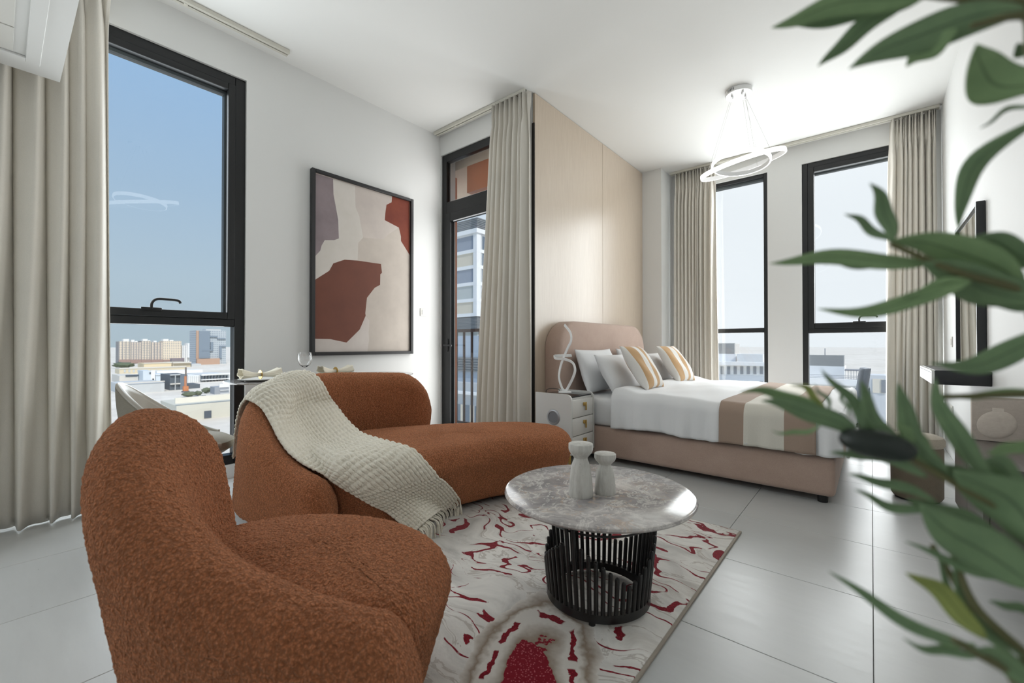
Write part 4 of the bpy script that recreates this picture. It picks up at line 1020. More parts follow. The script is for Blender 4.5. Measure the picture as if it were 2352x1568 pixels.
box('mirror_glass', (XR - 0.03, MY0 + 0.024, MZ0 + 0.024), (XR - 0.022, MY1 - 0.024, MZ1 - 0.024), M['mirror'], mir)
sh = thing('vanity_shelf', 'floating black vanity shelf with a white drawer front', 'shelf', (0.41, 4.2, 0.752))
SX0, SY0, SY1, SZ0, SZ1 = 0.285, 3.72, 4.55, 0.757, 0.845
box('carcass', (SX0 + 0.016, SY0, SZ0), (XR - 0.002, SY1, SZ1), M['charcoal'], sh, 0.003, 2)
d_ = box('drawer', (SX0, SY0 + 0.004, SZ0 + 0.002), (SX0 + 0.016, SY1 - 0.004, SZ1 - 0.002), M['gloss_white'], sh, 0.002)
box('finger_groove', (SX0 - 0.001, SY0 + 0.05, SZ1 - 0.018), (SX0 + 0.004, SY1 - 0.05, SZ1 - 0.014), M['dark'], d_)
M['pouf'] = fabric('beige_boucle_pouf', lin(176, 166, 150), lin(192, 182, 166), 0.9, 300, 0.4, 8)
M['pouf2'] = fabric('taupe_felt_pouf_side', lin(120, 108, 92), lin(134, 122, 106), 0.9, 400, 0.2, 8)
pf = thing('storage_pouf', 'round taupe pouf with a pale padded lid under the vanity shelf', 'pouf', (0.222, 3.86, 0))
lathe('body', [(0, 0.012), (0.118, 0.012), (0.128, 0.03), (0.13, 0.33), (0.126, 0.345), (0, 0.345)], (0.222, 3.86, 0), M['pouf2'], pf, 40)
lathe('lid', [(0, 0.347), (0.128, 0.347), (0.136, 0.36), (0.137, 0.385), (0.128, 0.408), (0.10, 0.42), (0, 0.424)], (0.222, 3.86, 0), M['pouf'], pf, 40)
lathe('plinth', [(0, 0), (0.11, 0), (0.11, 0.012), (0, 0.012)], (0.222, 3.86, 0), M['rubber'], pf, 30)
def console_mat():
    t = NT('grey_brown_wood_laminate'); a = t.noise(t.coord(scale=(14, 1.2, 14)), 6, 6, 0.7)
    t.col(t.ramp(a, [(0.3, lin(86, 80, 76)), (0.7, lin(104, 97, 92))])); t.set(Roughness=0.28); t.bump(a, 0.05, 0.002); return t.m
M['console'] = console_mat()
CX0, CY0, CY1 = 0.315, 2.35, 3.07
con = thing('console_cabinet', 'grey brown wall hung console cabinet behind the olive foliage', 'cabinet', (0.43, 2.7, 0.2))
box('top', (CX0 - 0.008, CY0 - 0.008, 0.53), (XR - 0.002, CY1, 0.55), M['console'], con, 0.002)
box('carcass', (CX0 + 0.018, CY0, 0.22), (XR - 0.002, CY1 - 0.004, 0.53), M['console'], con, 0.002)
for k in range(2):
    y0 = CY0 + 0.003 + k * 0.356; dd_ = box('door', (CX0, y0, 0.222), (CX0 + 0.017, y0 + 0.35, 0.527), M['console'], con, 0.002)
    box('pull', (CX0 - 0.012, y0 + 0.06, 0.505), (CX0 + 0.002, y0 + 0.29, 0.513), M['charcoal'], dd_, 0.002)
# printed canvas of vases, standing on the console
cvs = thing('vase_print', 'beige canvas print of a round vase standing on the console', 'canvas print', (0.46, 3.0, 0.551))
def clay(name, c0, c1):
    t = NT(name); a = t.noise(t.coord(scale=(1, 1, 2)), 40, 4, 0.7); b = t.noise(t.coord(), 5, 3, 0.5)
    c = t.ramp(a, [(0.3, c0), (0.7, c1)]); t.col(t.mix(t.math('MULTIPLY', b, 0.4), c, [x * 0.8 for x in c0])); t.set(Roughness=0.85); t.bump(a, 0.2, 0.003); return t.m
VX0, VX1, VY, VZ0, VZ1 = 0.365, XR - 0.003, 2.98, 0.551, 0.755
body = box('canvas', (VX0, VY, VZ0), (VX1, VY + 0.03, VZ1), clay('beige_print_ground', lin(186, 174, 163), lin(200, 188, 177)), cvs, 0.002)
def relief(name, outline, dy, m):
    n = len(outline); cx = sum(p[0] for p in outline) / n; cz = sum(p[1] for p in outline) / n; V = []; F = []
    steps = [(1.0, 0.0), (0.93, 0.5), (0.75, 0.85), (0.4, 1.0)]
    for s, d in steps: V += [(cx + (x - cx) * s, VY - 0.0005 - dy * d, cz + (z - cz) * s) for x, z in outline]
    for r in range(3):
        for k in range(n): F.append((r * n + k, r * n + (k + 1) % n, (r + 1) * n + (k + 1) % n, (r + 1) * n + k))
    F.append(tuple(3 * n + k for k in range(n)))
    return mesh(name, V, F, m, body, True)
def vp(u, v): p = on_y(u, v, VY); return (p.x, p.z)
mv = clay('pale_clay_vase', lin(206, 194, 182), lin(220, 209, 197))
relief('printed_vase', [vp(2290 + 47 * math.cos(a), 975 + 32 * math.sin(a)) for a in np.linspace(0, 2 * math.pi, 36, endpoint=False)], 0.006, mv)
relief('printed_neck', [vp(*q) for q in ((2279, 936), (2307, 938), (2307, 950), (2316, 957), (2270, 956), (2279, 948))], 0.003, mv)

# ------------------------------------------------------------------ dining corner behind the sofa
M['tabletop'] = marble() ; M['tabletop'].name = 'smoky_glass_marble'
bs = M['tabletop'].node_tree.nodes['Principled BSDF']; bs.inputs['Transmission Weight'].default_value = 0.45; bs.inputs['Roughness'].default_value = 0.04
dt = thing('dining_table', 'smoky glass topped dining table behind the rust sofa', 'dining table', (-3.33, 1.72, 0))
TZD = 0.75
def stadium(x0, x1, y0, y1, r, n=10):
    P_ = []
    for cx, cy, a in ((x1 - r, y0 + r, -90), (x1 - r, y1 - r, 0), (x0 + r, y1 - r, 90), (x0 + r, y0 + r, 180)):
        P_ += [(cx + r * math.cos(math.radians(a + 90 * k / n)), cy + r * math.sin(math.radians(a + 90 * k / n))) for k in range(n + 1)]
    return P_
def slab(name, P_, z0, z1, m, parent, bev=0.004):
    n = len(P_); cx = sum(p[0] for p in P_) / n; cy = sum(p[1] for p in P_) / n; V = []; F = []
    for s, z in ((bev, z0), (0, z0 + bev), (0, z1 - bev), (bev, z1)):
        for x, y in P_:
            L = math.hypot(x - cx, y - cy); V.append((cx + (x - cx) * (1 - s / L), cy + (y - cy) * (1 - s / L), z))
    for r in range(3):
        for k in range(n): F.append((r * n + k, r * n + (k + 1) % n, (r + 1) * n + (k + 1) % n, (r + 1) * n + k))
    F.append(tuple(range(n))[::-1]); F.append(tuple(3 * n + k for k in range(n)))
    return mesh(name, V, F, m, parent, True, 35)
slab('table_top', stadium(-3.62, -3.06, 0.99, 2.44, 0.24), TZD - 0.012, TZD, M['tabletop'], dt)
for y in (1.35, 2.1):
    lathe('pedestal', [(0, 0), (0.15, 0), (0.15, 0.012), (0.03, 0.03), (0.03, TZD - 0.03), (0.09, TZD - 0.0125), (0, TZD - 0.0125)], (-3.34, y, 0), M['gunmetal'], dt, 24)
M['china'] = simple('white_china', (0.82, 0.82, 0.80), 0.15, var=0.01); M['napkin'] = fabric('ivory_napkin', lin(226, 218, 198), lin(238, 231, 214), 0.85, 500, 0.15, 10)
def setting(y, flip, where):
    c = (-3.30, y, TZD)
    tag(lathe('plate', [(0, 0.001), (0.08, 0.001), (0.13, 0.014), (0.132, 0.016), (0.08, 0.006), (0, 0.006)], c, M['china'], None, 40), 'white dinner plate on the dining table ' + where, 'plate', 'dinner plates')
    nk = thing('napkin', 'ivory napkin gathered in a gold ring ' + where, 'napkin', (c[0], c[1], TZD + 0.008), 'napkins in gold rings')
    A = np.zeros((30, 24, 3)); rs = np.random.RandomState(int(y * 10))
    for i in range(30):
        t = i / 29; w = 0.018 + 0.042 * abs(2 * t - 1) ** 1.3
        for j in range(24):
            a = 2 * math.pi * j / 23; k = 1 + 0.16 * math.sin(5 * a + 3) * abs(2 * t - 1)
            A[i, j] = (c[0] + 0.018 + w * math.cos(a) * k, y + flip * (t - 0.5) * 0.25, TZD + 0.034 + w * 0.55 * math.sin(a) * k + 0.012 * (2 * t - 1) ** 2 + 0.01)
    gridmesh('cloth', A, M['napkin'], nk, thick=0.003)
    V = [Vector((c[0] + 0.018 + 0.023 * math.cos(2 * math.pi * k / 28), y, TZD + 0.044 + 0.016 * math.sin(2 * math.pi * k / 28))) for k in range(28)]
    sweep('napkin_ring', V, [(-0.016, -0.0015), (0.016, -0.0015), (0.016, 0.0015), (-0.016, 0.0015)], M['brass'], nk, closed=True, up=Vector((0, 1, 0)), angle=30)
setting(1.18, 1, 'near the side window'); setting(1.73, 1, 'under the painting')
gt = NT('clear_glass'); gt.col((1, 1, 1)); gt.set(Roughness=0.0, Transmission_Weight=1.0, IOR=1.45); M['clear'] = gt.m
gp = on_x(700, 850, -3.30)
tag(lathe('wine_glass', [(0.0, 0.001), (0.032, 0.001), (0.03, 0.004), (0.006, 0.009), (0.0045, 0.075), (0.012, 0.083), (0.036, 0.10), (0.051, 0.130), (0.054, 0.150), (0.051, 0.178), (0.044, 0.196),
      (0.0428, 0.196), (0.0498, 0.178), (0.0528, 0.150), (0.0498, 0.130), (0.035, 0.102), (0.012, 0.086), (0.0, 0.084)], (-3.30, gp.y, TZD), M['clear'], None, 40), 'clear wine glass on the dining table in front of the painting', 'wine glass')
M['shellchair'] = simple('greige_moulded_shell', lin(176, 170, 160), 0.32, var=0.02); M['seatpad'] = fabric('greige_woven_upholstery', lin(140, 134, 122), lin(152, 146, 134), 0.85, 300, 0.3, 8)
tc = thing('tub_chair', 'greige moulded tub chair standing by the side window', 'chair', (-3.10, 0.71, 0))
def tub(cx, cy, R, htop, hlow, m_in, m_out, parent, face):
    N = 70; A = np.zeros((N, 14, 3)); O = np.zeros((N, 14, 3))
    for i in range(N):
        a = (i / (N - 1) - 0.5) * math.radians(250); ang = face + math.pi + a
        h = hlow + (htop - hlow) * (math.cos(min(math.pi, abs(a) * 1.35)) * 0.5 + 0.5)
        for k in range(14):
            t = k / 13; r = R * (0.80 + 0.20 * t ** 0.7)
            z = 0.40 + (h - 0.40) * t
            A[i, k] = (cx + r * math.cos(ang), cy + r * math.sin(ang), z)
            rr = r + 0.030 * math.sin(math.pi * min(1, 0.1 + 0.9 * (1 - t * 0.9))) ** 0.5
            O[i, k] = (cx + rr * math.cos(ang), cy + rr * math.sin(ang), z - 0.002 + 0.006 * (1 - t))
    gridmesh('inner_shell', A, m_in, parent, thick=0.006); gridmesh('outer_shell', O, m_out, parent, thick=0.004)
    rim = [tuple((A[i, 13] + O[i, 13]) / 2 + np.array([0, 0, 0.003])) for i in range(0, N, 1)]
    tube('rim', rim, 0.013, m_in, parent, 10)
tub(-3.10, 0.71, 0.28, 0.78, 0.43, M['shellchair'], M['seatpad'], tc, math.radians(75))
lathe('seat_pad', [(0, 0.36), (0.20, 0.36), (0.245, 0.39), (0.245, 0.43), (0.2, 0.455), (0, 0.46)], (-3.10, 0.71, 0), M['seatpad'], tc, 36)
for k in range(4):
    a = math.radians(45 + 90 * k); tube('leg', [(-3.10 + 0.14 * math.cos(a), 0.71 + 0.14 * math.sin(a), 0.37), (-3.10 + 0.23 * math.cos(a), 0.71 + 0.23 * math.sin(a), 0.0)], 0.011, M['gunmetal'], tc, 10)
# grey chair beyond the foot of the bed
gc = thing('grey_chair', 'blue grey upholstered chair between the bed foot and the corner window', 'chair', (-0.12, 5.5, 0))
M['greyfab'] = fabric('blue_grey_fabric', lin(120, 128, 140), lin(136, 144, 156), 0.85, 400, 0.2, 6)
bm = bmesh.new(); add_box(bm, (-0.50, 5.36, 0.36), (-0.06, 5.74, 0.46), 0.04, 3); bmo('seat', bm, M['greyfab'], gc, True)
A = np.zeros((24, 20, 3))
for i in range(24):
    u = i / 23 * 2 - 1
    for k in range(20):
        t = k / 19; wv = 0.20 * (1 - 0.12 * t - 0.25 * max(0, t - 0.8) ** 1.2 * 3); A[i, k] = (-0.07 + 0.045 * t - 0.05 * u * u, 5.55 + u * wv, 0.40 + 0.37 * t)
gridmesh('backrest', A, M['greyfab'], gc, thick=0.045)
for x, y in ((-0.47, 5.40), (-0.09, 5.40), (-0.47, 5.70), (-0.09, 5.70)): tube('leg', [(x, y, 0.37), (x, y, 0)], 0.012, M['gunmetal'], gc, 8)

# ------------------------------------------------------------------ balcony and the town outside
def ext(name, col, rough=0.8, var=0.05): return simple(name, col, rough, var=var, vscale=0.6)
M['brownclad'] = simple('orange_brown_cladding', lin(188, 108, 60), 0.5, var=0.08, vscale=3)
M['soffit'] = simple('beige_balcony_render', lin(214, 196, 176), 0.8, var=0.03)
M['bronze'] = simple('bronze_balcony_metal', lin(70, 52, 44), 0.45, var=0.05)
BF = -0.09
struct(box('floor_balcony', (-5.6, YD + TH, BF - 0.2), (-2.6, 4.14, BF), M['soffit']), 'pale balcony floor slab outside the glass door')
struct(boxes('ceiling_balcony', [((-5.6, YD + TH, 3.02), (-2.6, 4.2, 3.2))], M['soffit']), 'beige balcony soffit seen through the top light')
struct(box('trim_2', (-3.50, YD + TH + 0.001, 2.72), (-2.62, 4.19, 3.02), M['brownclad']), 'brown beam under the balcony soffit')
pst = on_y(1050, 600, 3.56)
struct(box('trim_3', (-4.25, YD + TH, BF), (pst.x, 3.56, 3.02), M['brownclad']), 'orange brown cladding beside the balcony door')
rl = thing('balcony_railing', 'bronze balcony railing of vertical bars outside the glass door', 'railing', (-3.7, 4.05, BF))
RY = 4.05; rt_ = on_y(1080, 757, RY).z; rb_ = on_y(1080, 973, RY).z
box('top_rail', (-5.4, RY - 0.03, rt_ - 0.03), (-2.62, RY + 0.03, rt_ + 0.012), M['bronze'], rl, 0.004)
box('bottom_rail', (-5.4, RY - 0.018, rb_ - 0.012), (-2.62, RY + 0.018, rb_ + 0.018), M['bronze'], rl, 0.003)
x_ = on_y(1066, 850, RY).x; st_ = abs(on_y(1084, 850, RY).x - x_)
bm = bmesh.new(); add_box(bm, (x_ - 0.012, RY - 0.012, rb_ + 0.018), (x_ + 0.012, RY + 0.012, rt_ - 0.03)); bar0 = bmo('bar', bm, M['bronze'], rl)
for k in range(-8, 20):
    if k == 0 or not (-5.35 < x_ + k * st_ < -2.66): continue
    b_ = bar0.copy(); COL.objects.link(b_); b_.parent = rl; b_.location = bar0.location + Vector((k * st_, 0, 0))
for x in (-5.38, -4.0, -2.64): box('post', (x - 0.02, RY - 0.02, BF), (x + 0.02, RY + 0.02, rb_ - 0.012), M['bronze'], rl)

GZ = -34.0
def ground_mat():
    t = NT('pale_sand_and_lots'); v = t.world(scale=(0.004, 0.004, 0.004))
    a = t.noise(v, 3, 8, 0.65); b = t.noise(v, 14, 6, 0.6)
    t.col(t.mix(0.35, t.ramp(a, [(0.35, lin(214, 206, 192)), (0.65, lin(240, 234, 224))]), t.ramp(b, [(0.4, lin(196, 192, 184)), (0.7, lin(244, 240, 232))])))
    t.set(Roughness=0.95); return t.m
gr = mesh('ground', [(-9000, -9000, GZ), (9000, -9000, GZ), (9000, 9000, GZ), (-9000, 9000, GZ)], [(0, 1, 2, 3)], ground_mat()); struct(gr, 'pale sandy ground of the town far below the windows')
def win_mat(name, wall, glass, nx, nz_, fx=0.45, fz=0.5, stripe=None):
    """plaster with a regular grid of small far-off windows (a few pixels each)"""
    t = NT(name); tc_ = t.coord('Generated'); sp = t.new('SeparateXYZ'); t.l.new(tc_, sp.inputs[0])
    ax = t.math('FRACT', t.math('MULTIPLY', sp.outputs['Y'], nx)); ax2 = t.math('FRACT', t.math('MULTIPLY', sp.outputs['X'], nx * 0.6)); az = t.math('FRACT', t.math('MULTIPLY', sp.outputs['Z'], nz_))
    g_ = t.new('NewGeometry'); gs = t.new('SeparateXYZ'); t.l.new(g_.outputs['Normal'], gs.inputs[0])
    side = t.math('GREATER_THAN', t.math('ABSOLUTE', gs.outputs['Y']), 0.5); roof = t.math('GREATER_THAN', t.math('ABSOLUTE', gs.outputs['Z']), 0.5)
    h = t.math('ADD', t.math('MULTIPLY', ax, t.math('SUBTRACT', 1.0, side)), t.math('MULTIPLY', ax2, side))
    w = t.math('MULTIPLY', t.math('LESS_THAN', t.math('ABSOLUTE', t.math('SUBTRACT', h, 0.5)), fx / 2), t.math('LESS_THAN', t.math('ABSOLUTE', t.math('SUBTRACT', az, 0.5)), fz / 2))
    w = t.math('MULTIPLY', w, t.math('SUBTRACT', 1.0, roof))
    c = wall
    if stripe: c = t.mix(t.math('LESS_THAN', t.math('FRACT', t.math('MULTIPLY', sp.outputs['Y'], stripe[0])), stripe[1]), wall, stripe[2])
    t.col(t.mix(w, c, glass)); t.set(Roughness=0.7); return t.m
def cpx(cx, cy): return 250 + cx / 5.806, 690 + cy / 5.806
def far_block(label, x0, x1, ytop, ybase, depth, m, cat='building', roofs=(), name='apartment_block', parts=(), x_at=None):
    """x0..ybase in crop pixels of the side window; stands on the ground at the distance its base implies"""
    uc, vb = cpx((x0 + x1) / 2, ybase); X = on_z(370, vb, GZ).x
    y0 = on_x(*cpx(x0, ybase), X).y; y1 = on_x(*cpx(x1, ybase), X).y; zt = on_x(*cpx((x0 + x1) / 2, ytop), X).z
    r = thing(name, label, cat, (X - depth / 2, (y0 + y1) / 2, GZ))
    box('walls', (X - depth, y0, GZ), (X, y1, zt), m, r)
    for a, b, c_, mm in roofs:      # roof boxes: crop x range and top
        ya = on_x(*cpx(a, ybase), X).y; yb = on_x(*cpx(b, ybase), X).y; z2 = on_x(*cpx(a, c_), X).z
        box('roof_block', (X - depth * 0.6, ya, zt), (X - depth * 0.1, yb, max(z2, zt + 0.5)), mm, r)
    for nm, a, b, c_, d_, prot, mm in parts:
        ya = on_x(*cpx(a, ybase), X).y; yb = on_x(*cpx(b, ybase), X).y; z2 = on_x(*cpx(a, c_), X).z; z1 = on_x(*cpx(a, d_), X).z
        box(nm, (X - 0.5, ya, max(z1, GZ)), (X + prot, yb, z2), mm, r)
    return r
beige = lin(222, 208, 188); beige2 = lin(212, 198, 182); glassd = lin(128, 134, 142); pale = lin(220, 218, 212)  # distance haze is put into these pale building colours
mB1 = win_mat('beige_apartment_front', beige, glassd, 7, 13, 0.5, 0.5, (3.5, 0.28, lin(150, 146, 144)))
mB2 = win_mat('tan_apartment_front', beige2, glassd, 8, 13, 0.45, 0.5, (4, 0.3, lin(140, 138, 140)))
mB3 = win_mat('cream_apartment_front', lin(232, 218, 196), glassd, 10, 13, 0.42, 0.45)
mW = win_mat('white_apartment_front', lin(228, 228, 226), lin(132, 142, 152), 6, 14, 0.4, 0.5)
mG = win_mat('grey_tower_front', lin(186, 194, 200), lin(112, 130, 146), 16, 16, 0.42, 0.45)
mGd = ext('slate_tower_panel', lin(128, 142, 156)); mOr = ext('orange_brown_podium', lin(186, 156, 136)); mPk = ext('pinkish_brown_podium', lin(158, 134, 126))
mWh = ext('white_sheet_metal', lin(232, 234, 234)); mCr = ext('cream_warehouse', lin(224, 208, 174)); mGr = ext('light_grey_metal', lin(196, 200, 202)); mDk = ext('dark_steel_hall', lin(84, 94, 104)); mBl = ext('pale_blue_cladding', lin(206, 216, 224)); mRf = ext('light_roof', lin(214, 210, 202)); mTr = ext('dusty_tree_green', lin(98, 108, 84), var=0.2)
pod = lambda a, b: ('podium', a, b, 790, 835, 3, mPk)
far_block('leftmost beige apartment block seen through the side window', 128, 288, 545, 832, 30, mB1, roofs=[(195, 270, 512, mWh)], parts=[pod(128, 288)])
far_block('second beige apartment block from the left on the horizon', 290, 428, 552, 832, 30, mB2, roofs=[(300, 345, 522, mWh), (350, 385, 538, mWh)], parts=[pod(290, 428)])
far_block('beige apartment block with stepped white roof mid row', 430, 558, 540, 832, 30, mB1, roofs=[(455, 520, 512, mWh), (525, 555, 528, mWh)], parts=[pod(430, 558)])
far_block('narrow tan apartment block beside the widest cream one', 560, 718, 555, 832, 30, mB2, roofs=[(600, 640, 535, mWh)], parts=[pod(560, 718)])
far_block('widest cream apartment block at the right end of the row', 720, 965, 540, 832, 34, mB3, roofs=[(730, 800, 512, mWh), (815, 865, 524, mWh)], parts=[pod(720, 845)])
far_block('white apartment block with blue shaded side past the cream row', 975, 1156, 598, 832, 30, mW, roofs=[(1040, 1105, 568, mWh)], parts=[('bay', 1040, 1100, 570, 760, 6, mWh)])
far_block('tall slate and white tower block on the horizon', 1160, 1560, 400, 868, 40, mG, name='tower_block', roofs=[(1300, 1500, 378, mGr)],
          parts=[('corner_panel', 1160, 1195, 400, 780, 2, mOr), ('dark_panel', 1195, 1340, 402, 772, 3, mGd), ('band', 1340, 1440, 470, 488, 2.5, mGd), ('band', 1440, 1550, 500, 516, 2.5, mGd), ('band', 1350, 1385, 552, 672, 2.5, mGd), ('band', 1240, 1370, 655, 672, 3.5, mGd), ('band', 1470, 1500, 600, 770, 2.5, mGd), ('band', 1470, 1555, 600, 616, 2.8, mGd), ('podium', 1160, 1460, 776, 868, 8, mOr)])
far_block('dull purple low building in front of the cream block', 838, 1008, 768, 848, 12, ext('mauve_render', lin(140, 130, 134)), name='low_building')
far_block('long cream warehouse front below the apartment row', 468, 836, 836, 897, 45, mCr, name='warehouse', parts=[('parapet', 468, 842, 830, 842, 1, mRf)])
far_block('pale flat roofed hall right of the cream warehouse', 850, 1092, 826, 897, 60, ext('sand_hall', lin(196, 186, 164)), name='warehouse', parts=[('roof_edge', 850, 1092, 822, 836, 4, mRf)])
far_block('low grey hall under the slate tower', 1100, 1230, 845, 897, 30, mGr, name='warehouse')
far_block('long low beige depot across the middle of the view', 140, 1030, 905, 960, 30, ext('beige_depot', lin(216, 204, 178)), name='depot', parts=[('fascia', 140, 1030, 897, 912, 1, mRf)] + [('bay_door', 200 + 60 * k, 225 + 60 * k, 922, 958, 0.4, mGr) for k in range(13)])
far_block('sunlit white depot roof behind the construction yard', 640, 1250, 932, 985, 22, mWh, name='depot')
far_block('white car park deck with steel frames at the right', 1220, 1600, 985, 1115, 45, ext('car_park_frame', lin(206, 210, 212)), name='car_park', parts=[('column', 1225 + 42 * k, 1240 + 42 * k, 1000, 1112, 2, mDk) for k in range(9)] + [('deck', 1220, 1600, 980, 1000, 4, mWh), ('deck', 1220, 1600, 1050, 1062, 4, mWh)])
far_block('pale blue clad block with one black opening', 455, 560, 935, 1092, 22, mBl, name='clad_block', parts=[('end_wall', 560, 616, 930, 1088, 0.2, mWh), ('opening', 540, 558, 955, 980, 0.5, mDk), ('opening', 580, 600, 1040, 1088, 0.6, ext('black_opening', lin(40, 46, 52)))])
far_block('long white flat hall beside the pale blue block', 626, 806, 988, 1092, 30, mBl, name='clad_block', parts=[('roof_edge', 626, 806, 984, 994, 1, mWh)])
far_block('dark unfinished steel hall in the construction yard', 812, 1042, 990, 1205, 30, mDk, name='steel_hall', parts=[('frame', 812, 945, 985, 998, 2, mGr), ('frame', 875, 882, 998, 1205, 2, mGr), ('frame', 812, 945, 1105, 1120, 2, mRf), ('cladding', 945, 1042, 990, 1205, 1, ext('slate_sheet', lin(104, 116, 128)))])
far_block('bright white ribbed shed right of the piling rig', 1048, 1212, 1000, 1115, 30, mWh, name='ribbed_shed', parts=[('rib', 1062 + 26 * k, 1068 + 26 * k, 1005, 1110, 0.5, mGr) for k in range(6)])
far_block('grey patterned building above the nearest shed', 1410, 1600, 1150, 1305, 10, ext('grey_pattern', lin(156, 162, 170)), name='low_building', parts=[('top_floor', 1470, 1600, 1112, 1160, 0.5, mWh), ('shingle_band', 1480, 1600, 1190, 1205, 0.6, mGr), ('shingle_band', 1480, 1600, 1235, 1250, 0.6, mGr)])
far_block('black clad low building behind the yard trees', 1050, 1215, 1118, 1200, 20, mDk, name='low_building')
far_block('pale grey roofed shed in front at the left of the view', 150, 742, 1108, 1215, 40, ext('pale_shed', lin(198, 202, 204)), name='shed', parts=[('roof_edge', 150, 742, 1098, 1112, 1, mRf)])
far_block('pale shed with slotted side at the far left', 140, 380, 1000, 1075, 40, mRf, name='shed', parts=[('slot', 222, 398, 992, 1018, 0.6, mDk)])
far_block('nearest cream shed with one dark doorway', 900, 1720, 1370, 1640, 30, ext('cream_corrugated_shed', lin(206, 204, 192)), name='shed', parts=[('roof', 880, 1720, 1300, 1376, 0.5, ext('cream_shed_roof', lin(230, 226, 212))), ('doorway', 1270, 1365, 1475, 1570, 0.3, mDk)])
def rig(cx, ytop, ybase):
    uc, vb = cpx(cx, ybase); p = on_z(uc, vb, GZ); zt = on_x(*cpx(cx, ytop), p.x).z
    r = thing('piling_rig', 'orange and grey piling rig standing in the construction yard', 'crane', (p.x, p.y, GZ))
    box('mast', (p.x - 0.45, p.y - 0.45, GZ), (p.x + 0.45, p.y + 0.45, zt), ext('rig_steel', lin(110, 104, 100)), r); box('cab', (p.x - 1.5, p.y - 1.6, GZ + 1), (p.x + 1.5, p.y + 1.4, GZ + 4.5), ext('rig_orange', lin(200, 128, 84)), r)
    box('boom', (p.x - 0.6, p.y - 0.9, GZ + 4.5), (p.x + 0.6, p.y + 0.3, GZ + 12), ext('rig_orange_boom', lin(186, 124, 90)), r)
    box('tracks', (p.x - 2, p.y - 2.2, GZ), (p.x + 2, p.y + 2, GZ + 1), mDk, r)
rig(1025, 890, 1222)
def tree(cx, cy, w, h, label, k):
    p = on_z(*cpx(cx, cy), GZ); s = w / 5.806 / FPX * abs(p.x); hh_ = h / 5.806 / FPX * abs(p.x)
    bm = bmesh.new(); bmesh.ops.create_icosphere(bm, subdivisions=3, radius=1.0); rs = random.Random(k)
    ph = [rs.random() * 6 for _ in range(6)]
    for v in bm.verts:
        d = v.co.normalized(); q = 1 + 0.18 * math.sin(7 * d.x + ph[0]) * math.sin(6 * d.y + ph[1]) + 0.15 * math.sin(9 * d.z + ph[2] + 5 * d.x)
        v.co = Vector((p.x + d.x * s * 0.5 * q, p.y + d.y * s * 0.5 * q, GZ + hh_ * 0.58 + d.z * hh_ * 0.45 * q))
    r = thing('yard_tree', label, 'tree', (p.x, p.y, GZ), 'trees in the construction yard'); bmo('crown', bm, mTr, r, True); lathe('trunk', [(0, 0), (0.35, 0), (0.25, hh_ * 0.3), (0, hh_ * 0.3)], (p.x, p.y, GZ), ext('bark', lin(110, 96, 80)), r, 8)
tree(1068, 1285, 120, 55, 'wide dusty green tree behind the nearest cream shed', 1); tree(1190, 1268, 70, 50, 'dusty green tree mid yard beside the red cars', 2); tree(1300, 1236, 80, 60, 'tall dusty green tree right of the yard', 3)
tree(200, 905, 150, 60, 'green tree clump at the left foot of the apartments', 4)
def car(cx, cy, col, label):
    p = on_z(*cpx(cx, cy), GZ); r = thing('parked_car', label, 'car', (p.x, p.y, GZ), 'cars parked in the yard'); m_ = ext('car_paint', col)
    box('body', (p.x - 0.9, p.y - 2.2, GZ + 0.3), (p.x + 0.9, p.y + 2.2, GZ + 0.95), m_, r, 0.15); box('cabin', (p.x - 0.8, p.y - 1.2, GZ + 0.95), (p.x + 0.8, p.y + 1.0, GZ + 1.5), mDk, r, 0.15)
    for a in (-1.3, 1.3):
        for b in (-0.8, 0.8): box('wheel', (p.x + b - 0.12, p.y + a - 0.3, GZ), (p.x + b + 0.12, p.y + a + 0.3, GZ + 0.6), M['rubber'], r, 0.08)
car(1270, 1292, lin(190, 50, 50), 'red car parked among the yard trees'); car(1170, 1296, lin(226, 226, 226), 'white car parked left of the red car'); car(1110, 1240, lin(230, 214, 160), 'pale yellow car parked left in the yard')

# tower across the balcony: each panel and window built
c_ = on_y(1095, 700, 62.0); TXc = c_.x; TY0 = 62.0
tw = thing('balcony_tower', 'white framed apartment tower seen through the balcony door', 'building', (TXc - 5, TY0 + 8, GZ))
mFr = ext('white_render_frame', lin(226, 230, 232)); mP1 = ext('slate_blue_panel', lin(140, 150, 164)); mP2 = ext('sand_panel', lin(204, 198, 182)); mP3 = ext('grey_green_panel', lin(176, 184, 184)); mGl = simple('tower_window_glass', lin(96, 112, 126), 0.1, var=0.1); mLv = ext('grey_louvre', lin(120, 126, 130))
def tz(v): return on_y(1095, v, TY0).z
box('walls', (TXc - 13, TY0 + 0.25, tz(722)), (TXc - 0.25, TY0 + 22, tz(528)), mFr, tw)
vb = [534, 574, 611, 650, 688, 722]; cols = [mP1, mP2, mP1, mP3, mP2]
for k in range(5):
    z1, z0 = tz(vb[k]), tz(vb[k + 1])
    box('slab_band', (TXc - 13, TY0 - 0.05, z0 - 0.35), (TXc + 0.05, TY0 + 22, z0 + 0.35), mFr, tw)
    box('panel', (TXc - 12, TY0 + 0.12, z0 + 0.35), (TXc - 1.0, TY0 + 0.25, z1 - 0.35), cols[k], tw)
    for q in range(5):
        ya = TY0 + 1.4 + q * 4.1
        f_ = box('window', (TXc - 0.25, ya, z0 + 0.4), (TXc - 0.12, ya + 2.6, z1 - 0.4), mGl, tw)
        for yy in (ya, ya + 1.25, ya + 2.5): box('mullion', (TXc - 0.12, yy, z0 + 0.4), (TXc + 0.02, yy + 0.12, z1 - 0.4), mFr, f_)
